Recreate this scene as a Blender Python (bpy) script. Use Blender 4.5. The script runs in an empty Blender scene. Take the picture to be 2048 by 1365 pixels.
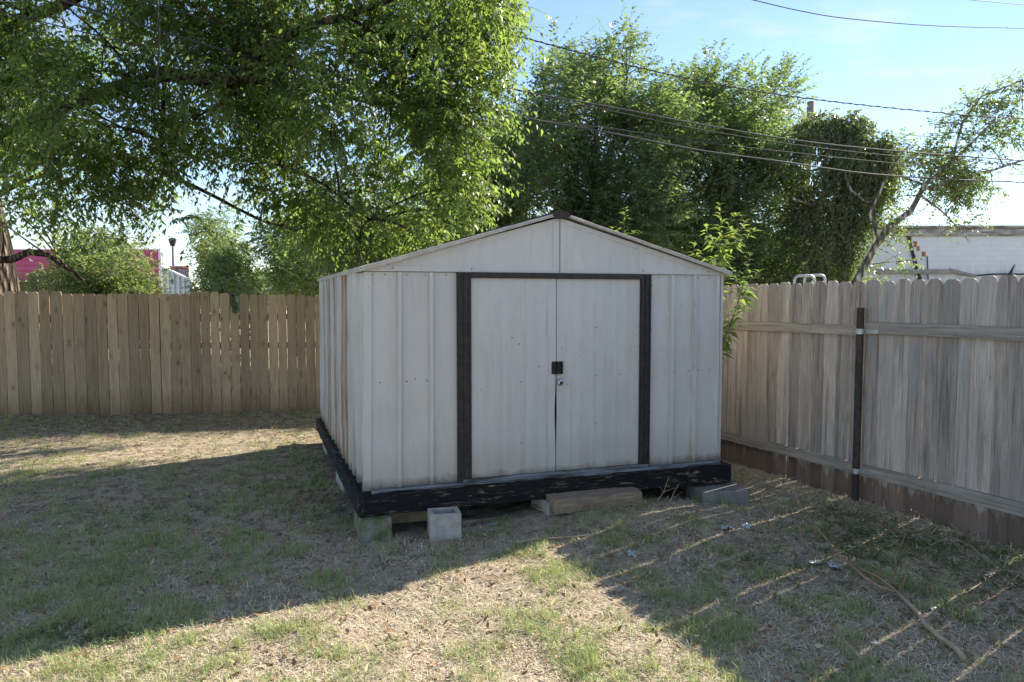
import bpy, math, random
import numpy as np
from mathutils import Vector, noise
random.seed(7); rng = np.random.default_rng(11)
S = bpy.context.scene; COL = S.collection
R = math.radians
# ------------------------------------------------------------------ camera
F, PITCH, CZ = 1474.0, 0.0602, 1.77
cam = bpy.data.objects.new('camera', bpy.data.cameras.new('camera')); COL.objects.link(cam)
cam.data.sensor_width = 36; cam.data.lens = F / 2048 * 36
cam.location = (0, 0, CZ); cam.rotation_euler = (math.pi / 2 - PITCH, 0, 0)
cam.data.clip_end = 3000; cam.data.clip_start = 0.05
S.camera = cam
# ------------------------------------------------------------------ world + sun
SUN_AZ, SUN_EL = 51.5, 31.0          # azimuth clockwise from +Y
w = bpy.data.worlds.new('World'); S.world = w; w.use_nodes = True
def N(nt, t, **kw):
    n = nt.nodes.new(t)
    for k, v in kw.items():
        if hasattr(n, k): setattr(n, k, v)
    return n
nt = w.node_tree; nt.nodes.clear()
sky = N(nt, 'ShaderNodeTexSky'); sky.sky_type = 'NISHITA'; sky.sun_disc = False
sky.sun_elevation = R(SUN_EL); sky.sun_rotation = R(SUN_AZ)
sky.air_density = 1.0; sky.dust_density = 0.0; sky.ozone_density = 1.0; sky.altitude = 1800
bg = N(nt, 'ShaderNodeBackground'); bg.inputs['Strength'].default_value = 0.078
out = N(nt, 'ShaderNodeOutputWorld')
tc = N(nt, 'ShaderNodeTexCoord'); sx = N(nt, 'ShaderNodeSeparateXYZ')
nt.links.new(tc.outputs['Generated'], sx.inputs[0])
def M(nt, op, a, b=None, c=None, clamp=False):
    n = N(nt, 'ShaderNodeMath'); n.operation = op; n.use_clamp = clamp
    for i, v in enumerate((a, b, c)):
        if v is None: continue
        if isinstance(v, (int, float)): n.inputs[i].default_value = v
        else: nt.links.new(v, n.inputs[i])
    return n.outputs[0]
zz = M(nt, 'ADD', sx.outputs['Z'], 0.16)
cx = M(nt, 'DIVIDE', sx.outputs['X'], zz); cy = M(nt, 'DIVIDE', sx.outputs['Y'], zz)
cv = N(nt, 'ShaderNodeCombineXYZ'); nt.links.new(cx, cv.inputs[0]); nt.links.new(M(nt, 'MULTIPLY', cy, 1.7), cv.inputs[1])
cv.inputs[2].default_value = 3.7
cn = N(nt, 'ShaderNodeTexNoise'); cn.inputs['Scale'].default_value = 1.5; cn.inputs['Detail'].default_value = 7; cn.inputs['Roughness'].default_value = 0.55
nt.links.new(cv.outputs[0], cn.inputs['Vector'])
cr = N(nt, 'ShaderNodeMapRange'); cr.inputs['From Min'].default_value = 0.50; cr.inputs['From Max'].default_value = 0.74
nt.links.new(cn.outputs['Fac'], cr.inputs['Value'])
cm = N(nt, 'ShaderNodeMix'); cm.data_type = 'RGBA'
nt.links.new(M(nt, 'MULTIPLY', cr.outputs[0], 0.85), cm.inputs['Factor']); nt.links.new(sky.outputs[0], cm.inputs[6])
cm.inputs[7].default_value = (4.2, 4.2, 4.25, 1)
nt.links.new(cm.outputs[2], bg.inputs['Color']); nt.links.new(bg.outputs[0], out.inputs[0])
sun = bpy.data.objects.new('sun', bpy.data.lights.new('sun', 'SUN')); COL.objects.link(sun)
sun.data.energy = 4.0; sun.data.angle = R(0.5); sun.data.color = (1.0, 0.91, 0.78)
sd = Vector((math.sin(R(SUN_AZ)) * math.cos(R(SUN_EL)), math.cos(R(SUN_AZ)) * math.cos(R(SUN_EL)), math.sin(R(SUN_EL))))
sun.rotation_euler = sd.to_track_quat('Z', 'Y').to_euler()
sun.location = (10, 8, 12)
S.view_settings.view_transform = 'Standard'; S.view_settings.look = 'None'
S.view_settings.gamma = 1.0; S.view_settings.exposure = 1.68
try:
    S.cycles.use_adaptive_sampling = True; S.cycles.max_bounces = 6; S.cycles.transparent_max_bounces = 6
    S.cycles.diffuse_bounces = 4; S.cycles.use_denoising = True; S.cycles.transmission_bounces = 4; S.cycles.glossy_bounces = 2
except Exception: pass

# ------------------------------------------------------------------ helpers
def P(px, py, D):
    """point at world distance Y=D on the sight line through photo pixel (2048 wide)"""
    u = (px - 1024) / F; v = (682.5 - py) / F
    d = Vector((u, math.cos(PITCH) + v * math.sin(PITCH), -math.sin(PITCH) + v * math.cos(PITCH)))
    return Vector((0, 0, CZ)) + d * (D / d.y)
def G(px, py, z=0.0):
    u = (px - 1024) / F; v = (682.5 - py) / F
    d = Vector((u, math.cos(PITCH) + v * math.sin(PITCH), -math.sin(PITCH) + v * math.cos(PITCH)))
    return Vector((0, 0, CZ)) + d * ((z - CZ) / d.z)
def tag(o, label=None, cat=None, group=None, kind=None):
    if label: o['label'] = label
    if cat: o['category'] = cat
    if group: o['group'] = group
    if kind: o['kind'] = kind
    return o
def thing(name, label, cat, loc=(0, 0, 0), rz=0, group=None):
    o = bpy.data.objects.new(name, None); COL.objects.link(o); o.empty_display_size = .2
    o.location = loc; o.rotation_euler = (0, 0, rz)
    return tag(o, label, cat, group)
class MB:
    def __init__(s): s.v = []; s.f = []
    def add(s, vs, fs):
        b = len(s.v); s.v += [tuple(v) for v in vs]; s.f += [tuple(i + b for i in f) for f in fs]; return s
    def box(s, x0, x1, y0, y1, z0, z1, bev=0.0, warp=0):
        if x0 > x1: x0, x1 = x1, x0
        if y0 > y1: y0, y1 = y1, y0
        b = min(bev, (x1-x0)*.4, (y1-y0)*.4, (z1-z0)*.4)
        if b <= 0:
            vs = [(x, y, z) for z in (z0, z1) for y in (y0, y1) for x in (x0, x1)]
            return s.add(vs, [(0,2,3,1),(4,5,7,6),(0,1,5,4),(2,6,7,3),(0,4,6,2),(1,3,7,5)])
        rings = []
        for (z, i) in ((z0, b), (z0+b, 0), (z1-b, 0), (z1, b)):
            xa, xb, ya, yb = x0+i, x1-i, y0+i, y1-i
            c = b if i == 0 else b*.6
            rings.append([(xa+c,ya,z),(xb-c,ya,z),(xb,ya+c,z),(xb,yb-c,z),(xb-c,yb,z),(xa+c,yb,z),(xa,yb-c,z),(xa,ya+c,z)])
        vs = sum(rings, []); fs = []
        for r in range(3):
            for k in range(8): fs.append((r*8+k, r*8+(k+1)%8, r*8+8+(k+1)%8, r*8+8+k))
        fs.append(tuple(range(7,-1,-1))); fs.append(tuple(range(24,32)))
        return s.add(vs, fs)
    def tube(s, pts, r0, r1=None, n=6, caps=True):
        pts = [Vector(p) for p in pts]
        if r1 is None: r1 = r0
        rs = r0 if isinstance(r0, (list, tuple)) else [r0 + (r1-r0)*i/max(1, len(pts)-1) for i in range(len(pts))]
        vs = []; fs = []; pu = None
        for i, p in enumerate(pts):
            t = (pts[min(i+1, len(pts)-1)] - pts[max(i-1, 0)])
            t = t.normalized() if t.length > 1e-9 else Vector((0,0,1))
            if pu is None:
                pu = t.orthogonal().normalized()
            a = (pu - t*pu.dot(t))
            a = a.normalized() if a.length > 1e-6 else t.orthogonal().normalized()
            pu = a; b = t.cross(a)
            for k in range(n):
                an = 2*math.pi*k/n; vs.append(p + (a*math.cos(an) + b*math.sin(an))*rs[i])
        for i in range(len(pts)-1):
            for k in range(n): fs.append((i*n+k, i*n+(k+1)%n, (i+1)*n+(k+1)%n, (i+1)*n+k))
        if caps: fs.append(tuple(range(n-1,-1,-1))); fs.append(tuple(range((len(pts)-1)*n, len(pts)*n)))
        return s.add(vs, fs)
    def prism(s, poly, y0, y1):
        """poly in x,z extruded along y"""
        n = len(poly)
        vs = [(x, y0, z) for x, z in poly] + [(x, y1, z) for x, z in poly]
        fs = [tuple(range(n)), tuple(range(2*n-1, n-1, -1))] + [(i, i+n, (i+1)%n+n, (i+1)%n) for i in range(n)]
        return s.add(vs, fs)
    def build(s, name, mat, parent=None, smooth=False):
        me = bpy.data.meshes.new(name); me.from_pydata(s.v, [], s.f); me.update()
        import bmesh
        bm = bmesh.new(); bm.from_mesh(me); bmesh.ops.recalc_face_normals(bm, faces=bm.faces); bm.to_mesh(me); bm.free()
        if smooth: me.polygons.foreach_set('use_smooth', [True]*len(me.polygons))
        me.materials.append(mat)
        o = bpy.data.objects.new(name, me); COL.objects.link(o)
        if parent: o.parent = parent
        return o
def npmesh(name, verts, faces, mat, parent=None, attr=None, smooth=False):
    """verts (n,3) ; faces (m,k) all the same size k ; attr per face float"""
    me = bpy.data.meshes.new(name); k = faces.shape[1]; m = len(faces)
    me.vertices.add(len(verts)); me.vertices.foreach_set('co', np.ascontiguousarray(verts, dtype=np.float32).ravel())
    me.loops.add(m*k); me.loops.foreach_set('vertex_index', np.ascontiguousarray(faces, dtype=np.int32).ravel())
    me.polygons.add(m); me.polygons.foreach_set('loop_start', np.arange(0, m*k, k, dtype=np.int32))
    me.polygons.foreach_set('loop_total', np.full(m, k, dtype=np.int32))
    if attr is not None:
        a = me.attributes.new('rnd', 'FLOAT', 'FACE'); a.data.foreach_set('value', np.ascontiguousarray(attr, dtype=np.float32))
    me.update(calc_edges=True)
    if smooth: me.polygons.foreach_set('use_smooth', np.ones(m, dtype=bool))
    me.materials.append(mat)
    o = bpy.data.objects.new(name, me); COL.objects.link(o)
    if parent: o.parent = parent
    return o
# ------------------------------------------------------------------ materials
class Mat:
    def __init__(s, name, rough=.8, spec=.3, metal=0):
        s.m = bpy.data.materials.new(name); s.m.use_nodes = True; s.nt = s.m.node_tree
        s.b = s.nt.nodes['Principled BSDF']; s.b.inputs['Roughness'].default_value = rough
        s.b.inputs['Specular IOR Level'].default_value = spec; s.b.inputs['Metallic'].default_value = metal
        s._tc = None
    def n(s, t, **k): return N(s.nt, t, **k)
    def l(s, a, b): s.nt.links.new(a, b)
    def coord(s, scale=(1,1,1), off=None, which='Object'):
        if s._tc is None: s._tc = s.n('ShaderNodeTexCoord')
        mp = s.n('ShaderNodeMapping'); mp.inputs['Scale'].default_value = scale
        s.l(s._tc.outputs[which], mp.inputs['Vector'])
        if off is not None: s.l(off, mp.inputs['Location'])
        return mp.outputs[0]
    def noise(s, scale=(1,1,1), detail=4, rough=.6, dist=0, off=None):
        t = s.n('ShaderNodeTexNoise'); t.inputs['Scale'].default_value = 1; t.inputs['Detail'].default_value = detail
        t.inputs['Roughness'].default_value = rough; t.inputs['Distortion'].default_value = dist
        s.l(s.coord(scale, off), t.inputs['Vector']); return t.outputs['Fac']
    def voro(s, scale=(1,1,1), off=None, rnd=1):
        t = s.n('ShaderNodeTexVoronoi'); t.inputs['Scale'].default_value = 1; t.inputs['Randomness'].default_value = rnd
        s.l(s.coord(scale, off), t.inputs['Vector']); return t.outputs['Distance']
    def rng(s, v, a, b, c=0, d=1):
        t = s.n('ShaderNodeMapRange'); s.l(v, t.inputs['Value'])
        for k, x in zip(('From Min','From Max','To Min','To Max'), (a,b,c,d)): t.inputs[k].default_value = x
        return t.outputs[0]
    def mix(s, f, a, b, mode='MIX'):
        t = s.n('ShaderNodeMix'); t.data_type = 'RGBA'; t.blend_type = mode
        for i, v in ((0, f), (6, a), (7, b)):
            if isinstance(v, (int, float)): t.inputs[i].default_value = v
            elif isinstance(v, (tuple, list)): t.inputs[i].default_value = (*v[:3], 1)
            else: s.l(v, t.inputs[i])
        return t.outputs[2]
    def math(s, op, a, b=None, c=None, clamp=False): return M(s.nt, op, a, b, c, clamp)
    def island(s):
        g = s.n('ShaderNodeNewGeometry'); return g.outputs['Random Per Island']
    def col(s, c):
        if isinstance(c, tuple): s.b.inputs['Base Color'].default_value = (*c[:3], 1)
        else: s.l(c, s.b.inputs['Base Color'])
        return s
    def bump(s, h, strength=.4, dist=.01):
        t = s.n('ShaderNodeBump'); t.inputs['Strength'].default_value = strength; t.inputs['Distance'].default_value = dist
        s.l(h, t.inputs['Height']); s.l(t.outputs[0], s.b.inputs['Normal']); return s

def simple(name, c, rough=.8, var=.25, sc=6, spec=.3, metal=0, bump=.2):
    m = Mat(name, rough, spec, metal); n1 = m.noise((sc,)*3, 6, .65)
    c2 = tuple(x*(1-var) for x in c); c3 = tuple(min(1, x*(1+var)) for x in c)
    m.col(m.mix(m.rng(n1, .3, .7), c2, c3))
    if bump: m.bump(m.noise((sc*6,)*3, 4), bump, .004)
    return m.m
def wood_mat(name, base, dark, light, stain=.5, knots=.6, grey=None, even=.3, wz=(-.22, .12), ws=.55, ks=(.08, .19)):
    base, dark, light = [tuple(min(.75, x*1.28) for x in k_) for k_ in (base, dark, light)]
    if grey: grey = tuple(x*1.28 for x in grey)
    m = Mat(name, .85, .15)
    isl = m.island(); cv = m.n('ShaderNodeCombineXYZ')
    m.l(m.math('MULTIPLY', isl, 37.0), cv.inputs[0]); m.l(m.math('MULTIPLY', isl, 91.0), cv.inputs[2])
    off = cv.outputs[0]
    grain = m.noise((105, 3, 3.2), 6, .75, .5, off)
    broad = m.noise((9, 9, .9), 3, .5, .3, off)
    c = m.mix(m.rng(grain, .38, .64), dark, light)
    c = m.mix(even, c, base)
    if grey: c = m.mix(m.rng(m.noise((5, 5, 1.6), 4, .6, 0, off), .4, .65), c, grey)
    st = m.rng(m.noise((17, 1, .75), 5, .66, .2, off), .50, .61)
    st = m.math('MULTIPLY', st, m.rng(m.noise((90, 3, 2.5), 3, .7, 0, off), .35, .6, .3, 1))
    c = m.mix(m.math('MULTIPLY', st, stain), c, tuple(x*.38 for x in dark))
    kn = m.voro((7.0, .01, 3.4), off)
    kf = m.rng(kn, ks[0], ks[1], 1, 0)
    c = m.mix(m.math('MULTIPLY', m.rng(kn, .16, .30, 1, 0), knots*.45), c, tuple(x*.75 for x in dark))
    c = m.mix(m.math('MULTIPLY', kf, knots), c, tuple(x*.4 for x in dark))
    v = m.rng(isl, 0, 1, .72, 1.22)
    sz = m.n('ShaderNodeSeparateXYZ'); m.l(m.coord((1, 1, 1)), sz.inputs[0])
    wet = m.rng(m.math('ADD', sz.outputs['Z'], m.math('MULTIPLY', m.noise((14, 1, 3), 4, .7, 0, off), -.5)), wz[0], wz[1], 1, 0)
    c = m.mix(m.math('MULTIPLY', wet, ws), c, tuple(x*k for x, k in zip(dark, (.62, .50, .42))))
    c = m.mix(1.0, c, m.n2rgb(v) if hasattr(m, 'n2rgb') else v, 'MULTIPLY')
    m.col(c); m.bump(m.math('ADD', grain, m.math('MULTIPLY', broad, .6)), .55, .004)
    return m.m

STREAKS = [(.955, .018, 1.0), (1.005, .010, .7), (1.18, .014, .85), (1.64, .012, .6), (1.86, .018, .8), (2.31, .02, .8), (2.37, .012, .6), (2.54, .014, .7), (3.0, .02, .6), (.51, .006, .5)]
def metal_paint(name, base, side=False):
    m = Mat(name, .42, .45)
    n1 = m.noise((1.6, 1.6, .7), 5, .6); n2 = m.noise((24, 24, 3), 5, .7)
    c = m.mix(m.rng(n1, .35, .7), base, tuple(x*.86 for x in base))
    c = m.mix(m.math('MULTIPLY', m.rng(n2, .50, .68), .40), c, (base[0]*.8, base[1]*.72, base[2]*.6))
    # small specks and scuffs of dirt
    sp = m.rng(m.voro((9, 9, 7)), .035, .055, 1, 0)
    gate = m.rng(m.noise((2.3, 2.3, 2.3), 2, .5), .44, .52)
    sp = m.math('MAXIMUM', sp, m.rng(m.voro((4.3, 4.3, 5.1)), .035, .05, 1, 0))
    c = m.mix(m.math('MULTIPLY', m.math('MULTIPLY', sp, gate), .85), c, (.07, .045, .03))
    sp2 = m.rng(m.noise((45, 45, 38), 3, .7), .65, .70)
    c = m.mix(m.math('MULTIPLY', m.math('MULTIPLY', sp2, m.rng(m.noise((1.7, 1.7, 2.1), 2), .5, .62)), .6), c, (.16, .10, .06))
    # grime near the bottom edge, stays with the paint
    sz = m.n('ShaderNodeSeparateXYZ'); m.l(m.coord((1,1,1)), sz.inputs[0])
    gz = m.math('ADD', sz.outputs['Z'], m.math('MULTIPLY', m.noise((7, 7, 5), 4, .7), -.16))
    gb = m.rng(gz, .27, .335, 1, 0)
    c = m.mix(m.math('MULTIPLY', gb, .8), c, (.035, .037, .04))
    gb2 = m.rng(gz, .30, .60, .35, 0)
    c = m.mix(gb2, c, (.30, .26, .20))
    if side:
        # long rust streaks in some of the grooves (along v = object Y)
        rr = None
        for cv_, hw, k_ in STREAKS:
            f_ = m.rng(m.math('ABSOLUTE', m.math('SUBTRACT', sz.outputs['Y'], cv_)), hw*1.1, hw*1.6, k_, 0)
            rr = f_ if rr is None else m.math('MAXIMUM', rr, f_)
        rr = m.math('MULTIPLY', rr, m.rng(m.noise((3, 14, 1.6), 4, .6), .3, .52, .35, 1))
        rcol = m.mix(m.noise((20, 20, 9), 4, .7), (.24, .085, .02), (.36, .20, .08))
        c = m.mix(m.math('MULTIPLY', rr, .9), c, rcol)
        t2 = m.rng(m.noise((.01, 26, .5), 3, .6), .56, .66)
        c = m.mix(m.math('MULTIPLY', t2, .4), c, (.34, .27, .17))
    else:
        rs = m.rng(m.noise((30, 30, 1.1), 4, .7), .67, .72)
        bx_ = m.rng(m.math('ABSOLUTE', m.math('SUBTRACT', sz.outputs['X'], 2.762)), .006, .012, 1, 0)
        rs = m.math('MAXIMUM', rs, m.math('MULTIPLY', m.math('MULTIPLY', bx_, m.rng(sz.outputs['Z'], 1.72, 1.76, 1, 0)), m.rng(m.noise((40, 40, 3.5), 4, .7), .45, .55)))
        c = m.mix(m.math('MULTIPLY', rs, .5), c, (.27, .17, .09))
    m.col(c); m.bump(m.math('ADD', m.noise((5, 5, 2.5), 4, .5), m.math('MULTIPLY', n2, .05)), .35, .02)
    return m.m

PAINT = (.575, .550, .525)
m_paint = metal_paint('shed_paint', PAINT); m_paint_side = metal_paint('shed_side_paint', (.63, .61, .575), True)
m_door = metal_paint('door_paint', (.56, .54, .515))
m_roof = simple('roof_edge', (.42, .37, .31), .5, .35, 9)
m_brownmetal = simple('dark_brown_metal', (.035, .029, .027), .55, .5, 22)
m_rustcap = simple('rusty_cap', (.045, .033, .028), .7, .5, 30)
def peel_mat():
    m = Mat('peeling_black_paint', .75, .15)
    g = m.noise((2.2, 60, 60), 5, .7, .4); g2 = m.noise((5, 38, 24), 6, .75)
    wood = m.mix(g, (.12, .085, .055), (.34, .27, .20))
    blk = m.mix(m.rng(g2, .3, .7), (.006, .006, .007), (.020, .020, .021))
    pe = m.math('MULTIPLY', m.rng(g2, .575, .60), m.rng(m.noise((1.1, 3, 3), 3), .42, .55))
    edge = m.rng(g, .61, .65)
    m.col(m.mix(m.math('MAXIMUM', pe, m.math('MULTIPLY', edge, .7)), blk, wood)); m.bump(m.math('ADD', g, g2), .7, .006); return m.m
def peel_mat_y():
    m = Mat('peeling_black_paint_side', .75, .15)
    g = m.noise((60, 2.2, 60), 5, .7, .4); g2 = m.noise((38, 5, 24), 6, .75)
    wood = m.mix(g, (.12, .09, .07), (.30, .26, .21))
    blk = m.mix(m.rng(g2, .3, .7), (.008, .009, .010), (.035, .037, .040))
    m.col(m.mix(m.rng(g2, .60, .64), blk, wood)); m.bump(m.math('ADD', g, g2), .8, .008); return m.m
m_peel = peel_mat(); m_peel_y = peel_mat_y()
m_conc = simple('concrete_block', (.38, .36, .33), .95, .22, 14, bump=.8)
def moss_mat():
    m = Mat('mossy_concrete', .95, .1); n1 = m.noise((9,)*3, 5, .65)
    c = m.mix(m.rng(n1, .35, .62), (.26, .245, .21), (.10, .115, .035)); m.col(c); m.bump(m.noise((90,)*3, 4), .7, .004); return m.m
m_moss = moss_mat()
m_oldwood = wood_mat('old_grey_timber', (.26, .215, .175), (.10, .075, .055), (.36, .30, .25), .5, .3)
m_underwood = simple('pale_scrap_wood', (.30, .24, .16), .9, .4, 9)
m_darkvoid = simple('floor_and_shade_dark', (.03, .025, .02), .9, .3, 5)  # near-black: floor deck colour, also painted shade behind doors and in the block
m_fenceL = wood_mat('brown_cedar', (.33, .24, .15), (.20, .14, .085), (.44, .33, .215), .30, .8, even=.4, ks=(.05, .12))
m_fenceR = wood_mat('weathered_cedar', (.385, .325, .275), (.165, .13, .105), (.53, .465, .41), .62, .30, grey=(.29, .265, .245), wz=(-.06, .02), ws=.8, ks=(.04, .09))
m_rail = None
def rail_mat(name, base):
    m = Mat(name, .85, .15); g = m.noise((1.6, 45, 45), 5, .65, .7)
    c = m.mix(m.rng(g, .3, .7), tuple(x*.55 for x in base), tuple(x*1.3 for x in base))
    c = m.mix(m.math('MULTIPLY', m.rng(m.noise((3, 3, 3), 3), .5, .7), .5), c, tuple(x*.35 for x in base))
    m.col(c); m.bump(g, .6, .004); return m.m
m_rail = rail_mat('grey_rail', (.34, .30, .26)); m_railL = rail_mat('brown_rail', (.2, .13, .08))
m_post = simple('dark_post_paint', (.045, .034, .032), .6, .5, 18)
m_galv = simple('galvanised', (.42, .44, .45), .45, .2, 20, .5, .6)
m_chrome = simple('padlock_steel', (.55, .55, .56), .25, .15, 30, .5, .9, 0)
m_black = simple('black_metal', (.012, .012, .013), .45, .4, 30)
m_shaft = simple('screw_heads', (.10, .085, .075), .5, .5, 50)

# ------------------------------------------------------------------ ground
def vn(x, y, s, seed=0):
    """smooth pseudo noise -1..1 from summed sines, numpy friendly"""
    x = np.asarray(x, float)*s; y = np.asarray(y, float)*s; o = 0; a = 1; tot = 0
    rr = np.random.default_rng(seed)
    for i in range(9):
        th = rr.uniform(0, 6.283); ph = rr.uniform(0, 6.283); fr = rr.uniform(.6, 1.9)
        o = o + np.sin((x*math.cos(th)+y*math.sin(th))*fr + ph + 1.3*np.sin((x*math.sin(th)-y*math.cos(th))*fr*.7+ph*2))
    return o/4.2
def gz(x, y):
    x = np.asarray(x, float); y = np.asarray(y, float)
    near = np.exp(-((x)**2+(y-6)**2)/400)
    return .115*np.exp(-((x-.75)/np.where(x < .75, .8, 1.15))**2-((y-5.75)/.62)**2) + (.018*vn(x, y, 1.1, 1) + .008*vn(x, y, 5, 2) + .0045*vn(x, y, 17, 3))*near - .004
def axis(lo, hi, step, far):
    a = list(np.arange(lo, hi+1e-6, step)); d = step
    l = [a[0]]; r = [a[-1]]
    while r[-1] < far: d *= 1.35; r.append(r[-1]+d)
    d = step
    while l[-1] > -far: d *= 1.35; l.append(l[-1]-d)
    return np.array(l[:0:-1] + a + r[1:])
gx = axis(-8.5, 5.5, .05, 900); gy = axis(1.6, 12.6, .05, 900)
XX, YY = np.meshgrid(gx, gy); ZZ = gz(XX, YY)
V = np.stack([XX, YY, ZZ], -1).reshape(-1, 3); nx = len(gx); ny = len(gy)
I = (np.arange(ny-1)[:, None]*nx + np.arange(nx-1)[None, :]).ravel()
Fq = np.stack([I, I+1, I+1+nx, I+nx], 1)
def ground_mat():
    m = Mat('yard_soil', .95, .1)
    n1 = m.noise((.9, .9, .9), 5, .6); n2 = m.noise((38, 38, 38), 5, .75, .5); n3 = m.noise((7, 7, 7), 5, .65)
    dry = m.mix(m.rng(n2, .3, .7), (.28, .22, .155), (.58, .49, .365))
    soil = m.mix(n2, (.11, .09, .07), (.29, .23, .17))
    c = m.mix(m.rng(n3, .44, .58), dry, soil)
    grn = m.mix(n2, (.15, .16, .08), (.33, .33, .19))
    c = m.mix(m.math('MULTIPLY', m.rng(n1, .45, .62), .45), c, grn)
    m.col(c); m.bump(m.math('ADD', n2, m.math('MULTIPLY', n3, 1.5)), .9, .02); return m.m
g = npmesh('ground', V, Fq, ground_mat(), smooth=True); g['kind'] = 'structure'

# ------------------------------------------------------------------ shed
SA = (-1.068, 5.383); STH = .337; SW, SL, SB, SH, SR = 3.05, 3.60, .334, 1.617, .442
shed = thing('metal_shed', 'white ribbed metal garden shed with low gable roof and dark door frame', 'shed', (SA[0], SA[1], 0), STH)
ST = SB + SH
def SL2W(u, v, z=0):
    c, s = math.cos(STH), math.sin(STH); return Vector((SA[0]+u*c-v*s, SA[1]+u*s+v*c, z))
def ribbed(name, a0, a1, ribs, axis_, face, sgn, mat, z0=SB, z1=ST, rw=.017, rh=.022, nz=22, dent=.007, seed=0, lean=None):
    """sheet along a (u or v) with trapezoid ribs standing proud; face = coordinate of the sheet plane; sgn = outward sign"""
    prof = [(a0, 0)]
    for r in ribs: prof += [(r-rw-.008, 0), (r-rw, rh), (r+rw, rh), (r+rw+.008, 0)]
    prof.append((a1, 0)); q = []
    for (A, h), (B, k) in zip(prof[:-1], prof[1:]):
        n = max(1, int(abs(B-A)/.08))
        for i in range(n): q.append((A+(B-A)*i/n, h+(k-h)*i/n))
    q.append(prof[-1]); nq = len(q); vs = []; fs = []
    for back in (0, 1):
        for j in range(nz+1):
            z = z0 + (z1-z0)*j/nz
            for (A, h) in q:
                o = h*sgn + dent*float(noise.noise(Vector((A*2.2+seed, z*1.3, seed*3.1)))) + dent*.4*float(noise.noise(Vector((A*9+seed, z*6, seed))))
                f_ = face + o - back*sgn*.003
                A2 = A
                if lean: A2 = A + lean(A, (z-z0)/(z1-z0))
                vs.append((A2, f_, z) if axis_ == 'u' else (f_, A2, z))
    K = nq*(nz+1)
    for b in (0, K):
        for j in range(nz):
            for i in range(nq-1): fs.append((b+j*nq+i, b+j*nq+i+1, b+(j+1)*nq+i+1, b+(j+1)*nq+i))
    mb = MB(); mb.add(vs, fs)
    return mb.build(name, mat, shed)
ribbed('front_wall', -.002, .69, [.247, .485], 'u', 0, -1, m_paint, seed=1, rw=.013, rh=.030, lean=lambda A, t: -.022*(1-t)*max(0, 1-A/.7))
ribbed('front_wall', 2.338, 3.05, [2.555, 2.774, 3.0], 'u', 0, -1, m_paint, seed=2, rw=.013, rh=.030, lean=lambda A, t: .008*(1-t)*max(0, (A-2.3)/.7))
vr = [.30, .52, .74, .98, 1.2, 1.42, 1.66, 1.88, 2.10, 2.34, 2.56, 2.78, 3.02, 3.24, 3.45]
ribbed('side_wall', 0, SL, vr, 'v', -.004, -1, m_paint_side, rw=.034, rh=.042, seed=5, dent=.016)
ribbed('side_wall', 0, SL, vr, 'v', SW+.004, 1, m_paint_side, rw=.02, rh=.018, seed=6, dent=.008)
ribbed('back_wall', .004, SW-.004, [.4, .8, 1.2, 1.6, 2.0, 2.4, 2.8], 'u', SL, 1, m_paint, seed=8)
# corner angles
mb = MB()
zs = [SB + SH*i/14 for i in range(15)]
vs = []; 
for i, z in enumerate(zs):
    t = 1-(z-SB)/SH; k = -.022*t; wob = .006*math.sin(z*9) + (.012 if .45 < z < .7 else 0)
    vs += [(-.012+k-wob, .052, z), (-.014+k-wob*.5, -.010, z), (.045+k, -.013, z), (.045+k, -.004, z), (-.002+k, .0, z)]
fs = []
for i in range(14):
    for j in range(4): fs.append((i*5+j, i*5+j+1, i*5+5+j+1, i*5+5+j))
mb.add(vs, fs); mb.build('corner_trim', m_paint, shed)
MB().box(SW+.008, SW+.012, -.012, .06, SB, ST).box(SW-.012, SW+.008, -.012, -.008, SB, ST).build('corner_trim', m_paint, shed)
# gable panels with raised flanges
sl = SR/(SW/2); gy0 = -.014
for k, (xa, xb) in enumerate(((-.03, SW/2), (SW/2+.004, SW+.03))):
    zt = lambda x: ST + .012 + max(0, (SW/2+.03-abs(x-SW/2)))*sl*.965
    poly = [(xa, ST+.004), (xb, ST+.004), (xb, zt(xb)), (xa, zt(xa))]
    if k == 0: poly = [(xa, ST+.004), (xb, ST+.004), (xb, zt(xb)-.004), (xa, ST+.014)]
    else: poly = [(xa, ST+.004), (xb, ST+.004), (xb, ST+.014), (xa, zt(xa)-.004)]
    gp = MB().prism(poly, gy0, -.002).build('gable_panel', m_paint, shed)
    f = MB()
    if k == 0:
        f.box(.2, SW/2-.004, gy0-.007, gy0+.001, ST+.006, ST+.044); f.box(SW/2-.055, SW/2-.006, gy0-.006, gy0+.001, ST+.046, zt(SW/2)-.04)
    else:
        f.box(SW/2+.008, SW-.2, gy0-.007, gy0+.001, ST+.006, ST+.040); f.box(SW/2+.008, SW/2+.058, gy0-.006, gy0+.001, ST+.042, zt(SW/2)-.035)
        f.box(2.235, 2.27, gy0-.004, gy0+.001, ST+.042, zt(2.27)-.03)
    # sloping flange under the roof edge
    s_ = 1 if k == 0 else -1; xo = xa if k == 0 else xb; xi = SW/2 - s_*.03
    f.prism([(xo+s_*.3, zt(xo+s_*.3)-.045), (xi, zt(xi)-.045), (xi, zt(xi)-.008), (xo+s_*.3, zt(xo+s_*.3)-.008)], gy0-.005, gy0+.0012)
    f.build('flange', m_paint, gp)
MB().prism([(-.03, ST), (SW+.03, ST), (SW/2, ST+SR)], SL+.004, SL+.02).build('gable_panel', m_paint, shed)
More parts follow.
